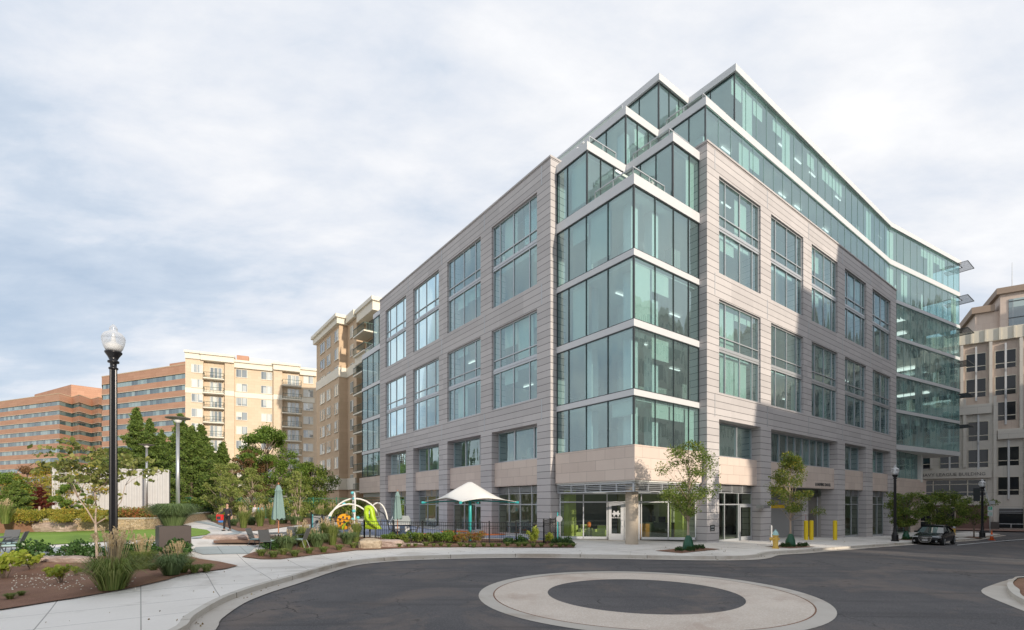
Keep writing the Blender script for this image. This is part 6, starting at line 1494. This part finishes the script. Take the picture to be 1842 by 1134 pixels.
def person(label,loc,rz,shirt,trouser,h=1.72,walk=.18,armR=None,armL=None,group=None,hair=HAIR):
    t=thing('person',label,'person',loc,rz,group); k=h/1.75
    aR=armR or [(-.24,0,1.16),(-.27,-.04,.90)]; aL=armL or [(.24,.02,1.16),(.27,-.04,.90)]
    hipR,hipL=(-.09,0,.92),(.09,0,.92); kR,kL=(-.10,-.10-walk*.3,.50),(.10,.02,.50); fR,fL=(-.10,-walk,.09),(.10,walk*.8,.09)
    # body: torso, neck, head, arms, hands with fingers, legs, feet
    N=[((0,0,.95),(.15,.10)),((0,0,1.15),(.13,.095)),((0,0,1.36),(.16,.10)),((0,0,1.47),(.07,.06)),((0,-.005,1.54),(.052,.052)),((0,-.015,1.62),(.072,.082)),((0,-.01,1.70),(.07,.085)),((0,-.005,1.74),(.045,.05))]
    Ed=[(0,1),(1,2),(2,3),(3,4),(4,5),(5,6),(6,7)]
    def add(p,r,par): N.append((p,r)); Ed.append((par,len(N)-1)); return len(N)-1
    for S,a in ((-1,aR),(1,aL)):
        s=add((S*.18,0,1.40),.055,2); e=add(a[0],.040,s); w=add(a[1],.026,e); A=Vector(a[0]);B=Vector(a[1]); d=(B-A).normalized(); sd=d.cross(Vector((1,0,0))).normalized()
        p=add(tuple(B+d*.07),(.030,.016),w)
        for j in range(4):
            b=B+d*.09+sd*(j-1.5)*.019; l=[.055,.07,.075,.06][j]; f1=add(tuple(b+d*l*.5),.0085,p); add(tuple(b+d*l+Vector((-S*.012,0,0))),.0075,f1)
        tb=add(tuple(B+d*.03+sd*.035),.010,w); add(tuple(B+d*.075+sd*.05),.009,tb)
    for S,hp,kn,ft in ((-1,hipR,kR,fR),(1,hipL,kL,fL)):
        a=add(hp,.085,0); b=add(kn,.055,a); c=add(ft,.038,b); add((ft[0]*1.1,ft[1]-.12,.04),.032,c)
    skin('body',N,Ed,SKIN,t)
    # face: nose, eyes, mouth, ears
    m=MB(); m.add([(-.014,-.098,1.615),(.014,-.098,1.615),(0,-.122,1.612),(0,-.10,1.66)],[(0,1,2),(0,2,3),(1,3,2)]); m.build('nose',SKIN,t)
    for S in (-1,1):
        m=MB(); m.lathe([(.004,-.01),(.011,0),(.004,.01)],8,(S*.03,-.088,1.655)); m.build('eye',HAIR,t); m=MB(); m.lathe([(.008,-.03),(.018,0),(.012,.03)],8,(S*.075,0,1.64)); m.build('ear',SKIN,t)
    m=MB(); m.box(-.024,.024,-.096,-.088,1.582,1.590); m.build('mouth',plain('lips',(.35,.14,.11),.5),t)
    bm=bmesh.new(); bmesh.ops.create_uvsphere(bm,u_segments=18,v_segments=12,radius=1); 
    for v in list(bm.verts):
        if v.co.z<-.25 or (v.co.y<-.3 and v.co.z<.45): bm.verts.remove(v)
    for v in bm.verts: v.co=Vector((v.co.x*.092,v.co.y*.108+.004,v.co.z*.095+1.69))
    me=bpy.data.meshes.new('hair'); bm.to_mesh(me); bm.free(); me.materials.append(hair); o=bpy.data.objects.new('hair',me); COL.objects.link(o); o.parent=t
    # clothing
    N=[((0,0,.90),(.165,.115)),((0,0,1.12),(.155,.115)),((0,0,1.36),(.17,.115)),((0,0,1.455),(.075,.068))]; Ed=[(0,1),(1,2),(2,3)]
    for S,a in ((-1,aR),(1,aL)):
        s=len(N); N.append(((S*.18,0,1.405),.07)); Ed.append((2,s)); N.append((a[0],.053)); Ed.append((s,s+1)); q=Vector(a[0]).lerp(Vector(a[1]),.85); N.append((tuple(q),.042)); Ed.append((s+1,s+2))
    skin('shirt',N,Ed,shirt,t)
    N=[((0,0,.96),(.16,.112))]; Ed=[]
    for hp,kn,ft in ((hipR,kR,fR),(hipL,kL,fL)):
        s=len(N); N+= [(hp,.10),(kn,.075),((ft[0],ft[1],.10),.062)]; Ed+=[(0,s),(s,s+1),(s+1,s+2)]
    skin('trousers',N,Ed,trouser,t)
    for ft in (fR,fL):
        m=MB(); m.prism([(ft[0]-.045,ft[1]-.19),(ft[0]+.045,ft[1]-.19),(ft[0]+.05,ft[1]+.06),(ft[0]-.05,ft[1]+.06)],0,.075); m.build('shoe',SHOE,t,bevel=.018)
    t.scale=(k,k,k); return t
x,y=G(409,955); px_,py_=x,y
person('person in black shirt and trousers walking on the path carrying a red bag',(x,y,H(x,y)),rad(-8),plain('black checked shirt',(.03,.03,.035),.8,var=.5,scale=25),plain('black trousers',(.015,.015,.018),.8),1.72,.16,armR=[(-.29,-.06,1.18),(-.38,-.26,1.14)],armL=[(.26,.05,1.14),(.28,.0,.88)])
BAGR=plain('red bag fabric',(.60,.03,.03),.5); t=thing('tote_bag','red and black patterned shopping bag held by the walking person','bag',(px_-.30,py_-.30,H(x,y)+.68),rad(-8))
m=MB(); m.prism([(-.2,-.09),(.2,-.09),(.2,.09),(-.2,.09)],0,.36); m.build('bag_body',BAGR,t,bevel=.02); m=MB(); m.box(-.14,.12,-.1,-.091,.05,.24); m.build('print',M['dark'],t); m=MB(); m.tube([(-.1,0,.35),(-.08,0,.47),(.08,0,.47),(.1,0,.35)],.012,6); m.build('handle',M['dark'],t)
o=MB(); o.box(-.13,.13,-.05,.05,-.14,-.005); o=o.build('blue_pouch',plain('blue fabric',(.05,.18,.5),.6),bevel=.02); o.location=(px_-.24,py_-.30,H(x,y)+.68); tag(o,'small blue bag hanging just below the red bag','bag')
def farperson(px,py,label,shirt,tr_,rz,h=1.7):
    x,y=G(px,py); person(label,(x,y,H(x,y)),rz,shirt,tr_,h,.04,group='two people talking by the fence')
farperson(458,942,'distant person in a white shirt and tan trousers by the birches',plain('white shirt',(.75,.72,.72),.8),plain('tan trousers',(.45,.34,.24),.8),rad(150)); farperson(468,941.5,'distant person in a turquoise shirt beside the one in white',plain('turquoise shirt',(.03,.42,.55),.8),plain('khaki trousers',(.40,.35,.26),.8),rad(200),1.66)
# ------------------------------------------------------------------ car (x = length, front at -x)
cxp,cyp=G(1680,979.5,-.15); CAR=thing('parked_car','glossy black sedan parked at the kerb facing the viewer','car',(cxp,cyp,H(cxp,cyp)-.145),ANG)
paint=NT('black car paint').pbr((.004,.0045,.006),.2,.0,None,.2,Coat_Weight=.12,Coat_Roughness=.03)
cg=NT('car glass').pbr((.01,.025,.02),.02,0,None,1.,IOR=1.8)
# stations: x, half width, z bottom, z shoulder, z top(hood/deck)
ST=[(-2.38,.60,.32,.52,.60),(-2.30,.78,.24,.60,.70),(-2.1,.87,.20,.66,.78),(-1.6,.91,.20,.72,.86),(-.95,.92,.20,.80,.95),(-.3,.925,.20,.86,.97),(.6,.925,.20,.88,.98),(1.4,.92,.20,.90,1.0),(1.9,.89,.22,.90,1.02),(2.3,.83,.28,.86,.98),(2.42,.70,.38,.78,.88)]
m=MB(); nr=0
for x,w,zb,zs,zt in ST:
    r=[(-w*.90,zb),(-w,zb+.12),(-w,(zb+zs)/2),(-w*.985,zs),(-w*.86,zt-.02),(-w*.4,zt+.015),(0,zt+.02),(w*.4,zt+.015),(w*.86,zt-.02),(w*.985,zs),(w,(zb+zs)/2),(w,zb+.12),(w*.90,zb)]
    m.v+=[(x,a,b) for a,b in r]; nr=len(r)
for i in range(len(ST)-1):
    for k in range(nr): a=i*nr+k; b=i*nr+(k+1)%nr; m.f.append((a,b,b+nr,a+nr)); m.m.append(0)
m.f+=[tuple(range(nr)),tuple(range((len(ST)-1)*nr,len(ST)*nr))]; m.m+=[0,0]
body=m.build('body',paint,CAR,smooth=True); bv=body.modifiers.new('s','SUBSURF'); bv.levels=1; bv.render_levels=2
cab=[(-1.05,.78,.93,.93),(-.25,.66,.93,1.40),(.25,.64,.93,1.455),(.95,.62,.93,1.41),(1.75,.70,.95,.98)]
m=MB()
for x,w,zb,zt in cab: m.v+=[(x,-.84,zb),(x,-w,zt),(x,-w*.5,zt+.02),(x,w*.5,zt+.02),(x,w,zt),(x,.84,zb)]
for i in range(4):
    for k in range(5): a=i*6+k; m.f.append((a,a+1,a+7,a+6)); m.m.append(0)
m.build('greenhouse_glass',cg,CAR,smooth=False)
m=MB()
for x,w,zt in ((-.30,.66,1.405),(.25,.645,1.47),(.98,.625,1.42)): m.v+=[(x,-w-.015,zt-.03),(x,-w*.85,zt+.02),(x,0,zt+.04),(x,w*.85,zt+.02),(x,w+.015,zt-.03)]
for i in range(2):
    for k in range(4): a=i*5+k; m.f.append((a,a+1,a+6,a+5)); m.m.append(0)
rf_=m.build('roof',paint,CAR,smooth=True,recalc=False); rf_.modifiers.new('s','SOLIDIFY').thickness=.03
for S in (-1,1):
    m=MB(); m.bar((-1.03,S*.83,.95),(-.28,S*.67,1.40),.06,.05); m.bar((.98,S*.635,1.41),(1.75,S*.80,1.0),.12,.05); m.bar((.3,S*.655,1.44),(.33,S*.84,.95),.05,.05); m.build('window_pillar',paint,CAR)
    m=MB(); m.prism([(-.86,S*.86),(-.70,S*.86),(-.70,S*1.05),(-.82,S*1.05)],.93,1.07); m.build('wing_mirror',paint,CAR,bevel=.02)
    m=MB(); m.prism([(-2.34,S*.42),(-2.26,S*.80),(-2.02,S*.885),(-2.15,S*.45)],.60,.73); m.build('headlight',NT('headlight lens').pbr((.55,.58,.6),.08,.5,None,.8),CAR,bevel=.02)
    m=MB(); m.tube([(-2.36,S*.66,.36),(-2.31,S*.66,.36)],.06,12); m.build('fog_light',M['steel'],CAR)
    m=MB(); m.box(.0,.18,S*.93-.01,S*.93+.015,.82,.85); m.build('door_handle',paint,CAR)
    for x in (-1.45,1.45):
        m=MB(); m.tube([(x,S*.72,.33),(x,S*.74,.33),(x,S*.94,.33),(x,S*.95,.33)],[.30,.33,.33,.30],28); w_=m.build('wheel',plain('tyre rubber',(.02,.02,.02),.8),CAR,smooth=False)
        m=MB(); m.tube([(x,S*.945,.33),(x,S*.962,.33)],.22,20); m.build('rim',M['dark'],w_)
        m=MB()
        for k in range(7): a=2*pi*k/7; m.bar((x,S*.968,.33),(x+.2*math.cos(a),S*.968,.33+.2*math.sin(a)),.04,.02,up=(0,1,0))
        m.build('spokes',M['steel'],w_)
CH=NT('chrome').pbr((.7,.7,.7),.12,1.)
m=MB(); pts=[(-.40,.66),(.40,.66),(.34,.40),(.24,.28),(-.24,.28),(-.34,.40)]; m.add([(-2.40,a,b) for a,b in pts]+[(-2.36,a,b) for a,b in pts],[tuple(range(6))]+[(i,(i+1)%6,(i+1)%6+6,i+6) for i in range(6)]); g_=m.build('grille',M['black'],CAR)
m=MB()
for i in range(6): a=pts[i]; b=pts[(i+1)%6]; m.bar((-2.41,a[0],a[1]),(-2.41,b[0],b[1]),.025)
for k in range(5): z=.34+k*.06; m.bar((-2.405,-.33,z),(-2.405,.33,z),.008)
m.build('grille_surround',CH,g_)
for k in range(4):
    cy_=(k-1.5)*.075; m=MB()
    for i in range(16): a=2*pi*i/16; b=2*pi*(i+1)/16; m.bar((-2.425,cy_+.048*math.cos(a),.60+.048*math.sin(a)),(-2.425,cy_+.048*math.cos(b),.60+.048*math.sin(b)),.01)
    m.build('emblem_ring',CH,g_)
m=MB(); m.box(-2.435,-2.42,-.16,.16,.38,.48); pt=m.build('number_plate',M['white'],CAR); text('MKT 4827',.06,M['dark'],pt,(-2.44,0,.41),(pi/2,0,-pi/2),ext=.001)

# fallen leaves and grit along the kerb and under the trees
P=[]
for i in range(520):
    k=random.randrange(12,len(fl)-12); p=fl[k]; q=fl[k+1]; d=(q-p).normalized(); n_=Vector((-d.y,d.x)); r=p.lerp(q,random.random())
    if random.random()<.6: r=r-n_*random.uniform(.03,.35)**1.2; z=H(r.x,r.y)-.118
    else: r=r+n_*random.uniform(.1,2.6); z=H(r.x,r.y)+.012
    P.append((r.x,r.y,z))
for T_ in (T1,T2):
    for i in range(60): a=random.random()*6.28; r=random.random()*2.2; P.append((T_[0]+r*math.cos(a),T_[1]+r*math.sin(a)*.7,H(T_[0]+r*math.cos(a),T_[1]+r*math.sin(a)*.7)+.03))
LM['litter']=leafmat('dry leaf litter',[(.10,.07,.03),(.22,.15,.06),(.36,.27,.10)],.1)
o=leafmesh('fallen_leaves',P,.05,LM['litter'],nrm_up=3.); tag(o,'dry leaves scattered along the kerb and pavement','fallen leaves',kind='stuff')
